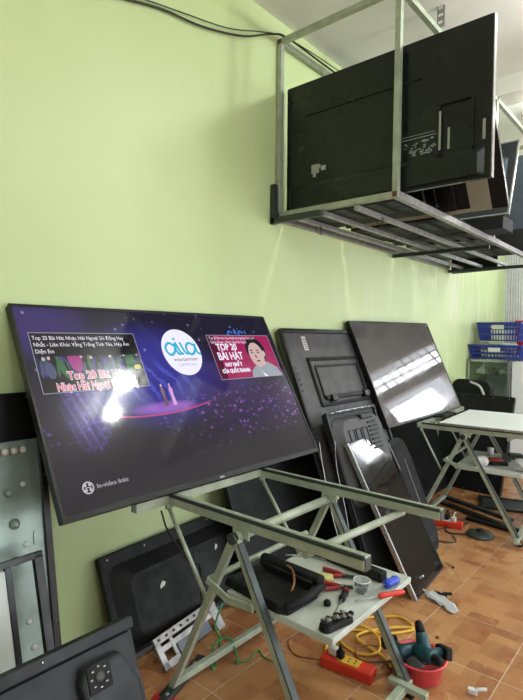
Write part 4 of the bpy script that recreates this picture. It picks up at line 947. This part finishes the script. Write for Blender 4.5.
bm = B(); beam(bm, (-.14, 0, .014), (.16, .0, .014), .035, .024); beam(bm, (-.1, .03, .012), (.05, .03, .012), .012, .012); obj('arm', bm, dsteel, t, .003)
for x in (-.1, .0, .1):
    bm = B(); lathe(bm, [(.008, .026), (.008, .03), (.004, .031)], 12, (x, 0, 0)); obj('bolt', bm, silver, t)
bm = B(); bxx(bm, -.06, .06, -.02, .02, 0, .012); one('red_card', bm, basred, 'small red piece on the tiles in front of the bracket arm', 'card', (-1.46, 1.20, 0), .3, bevel=.002)

# ------------------------------------------------------------------ baskets on the glass cabinet
t = thing('glass_cabinet', 'low glass display cabinet below the plastic baskets', 'cabinet', (-1.72, 5.95, 0))
bm = B()
for x in (-.2, .2):
    for y in (-.28, .28): bxx(bm, x-.012, x+.012, y-.012, y+.012, 0, 1.13)
for z in (.01, .7, 1.12):
    for y in (-.28, .28): bxx(bm, -.2, .2, y-.012, y+.012, z-.01, z+.01)
    for x in (-.2, .2): bxx(bm, x-.012, x+.012, -.28, .28, z-.01, z+.01)
obj('frame', bm, silver, t)
bm = B(); bxx(bm, -.215, .215, -.295, .295, 1.131, 1.139); obj('top_glass', bm, glassm, t)
bm = B(); bxx(bm, -.19, .19, -.288, -.284, .02, 1.11); obj('front_glass', bm, glassm, t)
bm = B(); bxx(bm, -.19, .19, -.26, .26, .70, .706); obj('shelf', bm, glassm, t)
bm = B(); bxx(bm, -.19, .19, .27, .275, .02, 1.11); obj('back_sheet', bm, white, t)
for k, (x, y, lab) in enumerate(((-.12, -.1, 'white small device at left inside the glass cabinet'), (0, -.12, 'white small device in the middle of the glass cabinet'), (.11, -.08, 'white small device at right inside the glass cabinet'))):
    bm = B(); bxx(bm, -.045, .045, -.05, .05, 0, .045); tube(bm, [(-.02, 0, .045), (.02, 0, .07)], .018, 10); one('small_device', bm, whitep if k != 1 else grey, lab, 'device', (-1.72+x, 5.95+y, .98), bevel=.004)
bm = B(); bxx(bm, -.18, .18, -.2, .2, -.006, 0); o = obj('upper_shelf', bm, glassm, t); o.location = (0, 0, .978)
bm = B(); bxx(bm, -.3, .3, -.2, .2, 0, 1.12); one('white_box', bm, white, 'tall white carton standing right of the glass cabinet', 'box', (-1.20, 5.9, 0), 0, bevel=.004)
def basket(lab, loc, L_, W_, H_, m, rotz=0, group=None):
    t = thing('plastic_basket', lab, 'basket', loc, rotz, group)
    bm = B(); n = 14
    for z0, z1 in ((0, .012), (H_*.32, H_*.4), (H_*.62, H_*.7), (H_-.03, H_)):
        e = 1-.12*(1-z0/H_); a, b = L_/2*e, W_/2*e
        for s in (-1, 1): bxx(bm, -a, a, s*b-.004, s*b+.004, z0, z1); bxx(bm, s*a-.004, s*a+.004, -b, b, z0, z1)
    for k in range(n+1):
        q = -1+2*k/n
        for s in (-1, 1):
            beam(bm, (q*L_/2*.88, s*W_/2*.88, 0), (q*L_/2, s*W_/2, H_-.02), .009, .006, (1, 0, 0))
            beam(bm, (s*L_/2*.88, q*W_/2*.88, 0), (s*L_/2, q*W_/2, H_-.02), .009, .006, (0, 1, 0))
    bxx(bm, -L_/2*.88, L_/2*.88, -W_/2*.88, W_/2*.88, 0, .006); obj('lattice_body', bm, m, t)
    bm = B()
    for s in (-1, 1): bxx(bm, -L_/2-.01, L_/2+.01, s*(W_/2+.004)-.01, s*(W_/2+.004)+.01, H_-.018, H_); bxx(bm, s*(L_/2)-.01, s*(L_/2)+.01, -W_/2, W_/2, H_-.018, H_)
    obj('rim', bm, m, t, .003)
    for s in (-1, 1):
        bm = B(); bxx(bm, -.06, .06, s*(W_/2+.012)-.003, s*(W_/2+.012)+.003, H_-.075, H_-.03); obj('handle_panel', bm, whitep, t)
    return t
basket('blue plastic basket resting directly on the glass cabinet', (-1.69, 5.92, 1.14), .52, .4, .15, basketblue, .04)
basket('blue plastic basket stacked on top of the lower one', (-1.66, 5.98, 1.33), .44, .36, .20, basketblue, -.06)
basket('bright red basket behind the blue ones by the shutter', (-1.38, 6.45, 1.18), .5, .4, .38, basred, .1)
for k, (x, lab) in enumerate(((-.15, 'crumpled pale bundle at left between the stacked blue baskets'), (.12, 'crumpled pale bundle at right between the stacked blue baskets'))):
    bm = B(); bmesh.ops.create_icosphere(bm, subdivisions=3, radius=.07)
    for v in bm.verts: v.co = V((v.co.x*1.2, v.co.y, v.co.z*.55)) * (1+.2*math.sin(v.co.x*60)*math.cos(v.co.y*70))
    one('cloth_bundle', bm, whitep if k else beige, lab, 'bundle', (-1.69+x, 5.86, 1.28))
bm = B(); bxx(bm, -.2, .2, -.15, .15, 0, 1.15); one('cabinet_stand', bm, grey2, 'dark stand carrying the bright red basket', 'stand', (-1.38, 6.45, 0), 0)
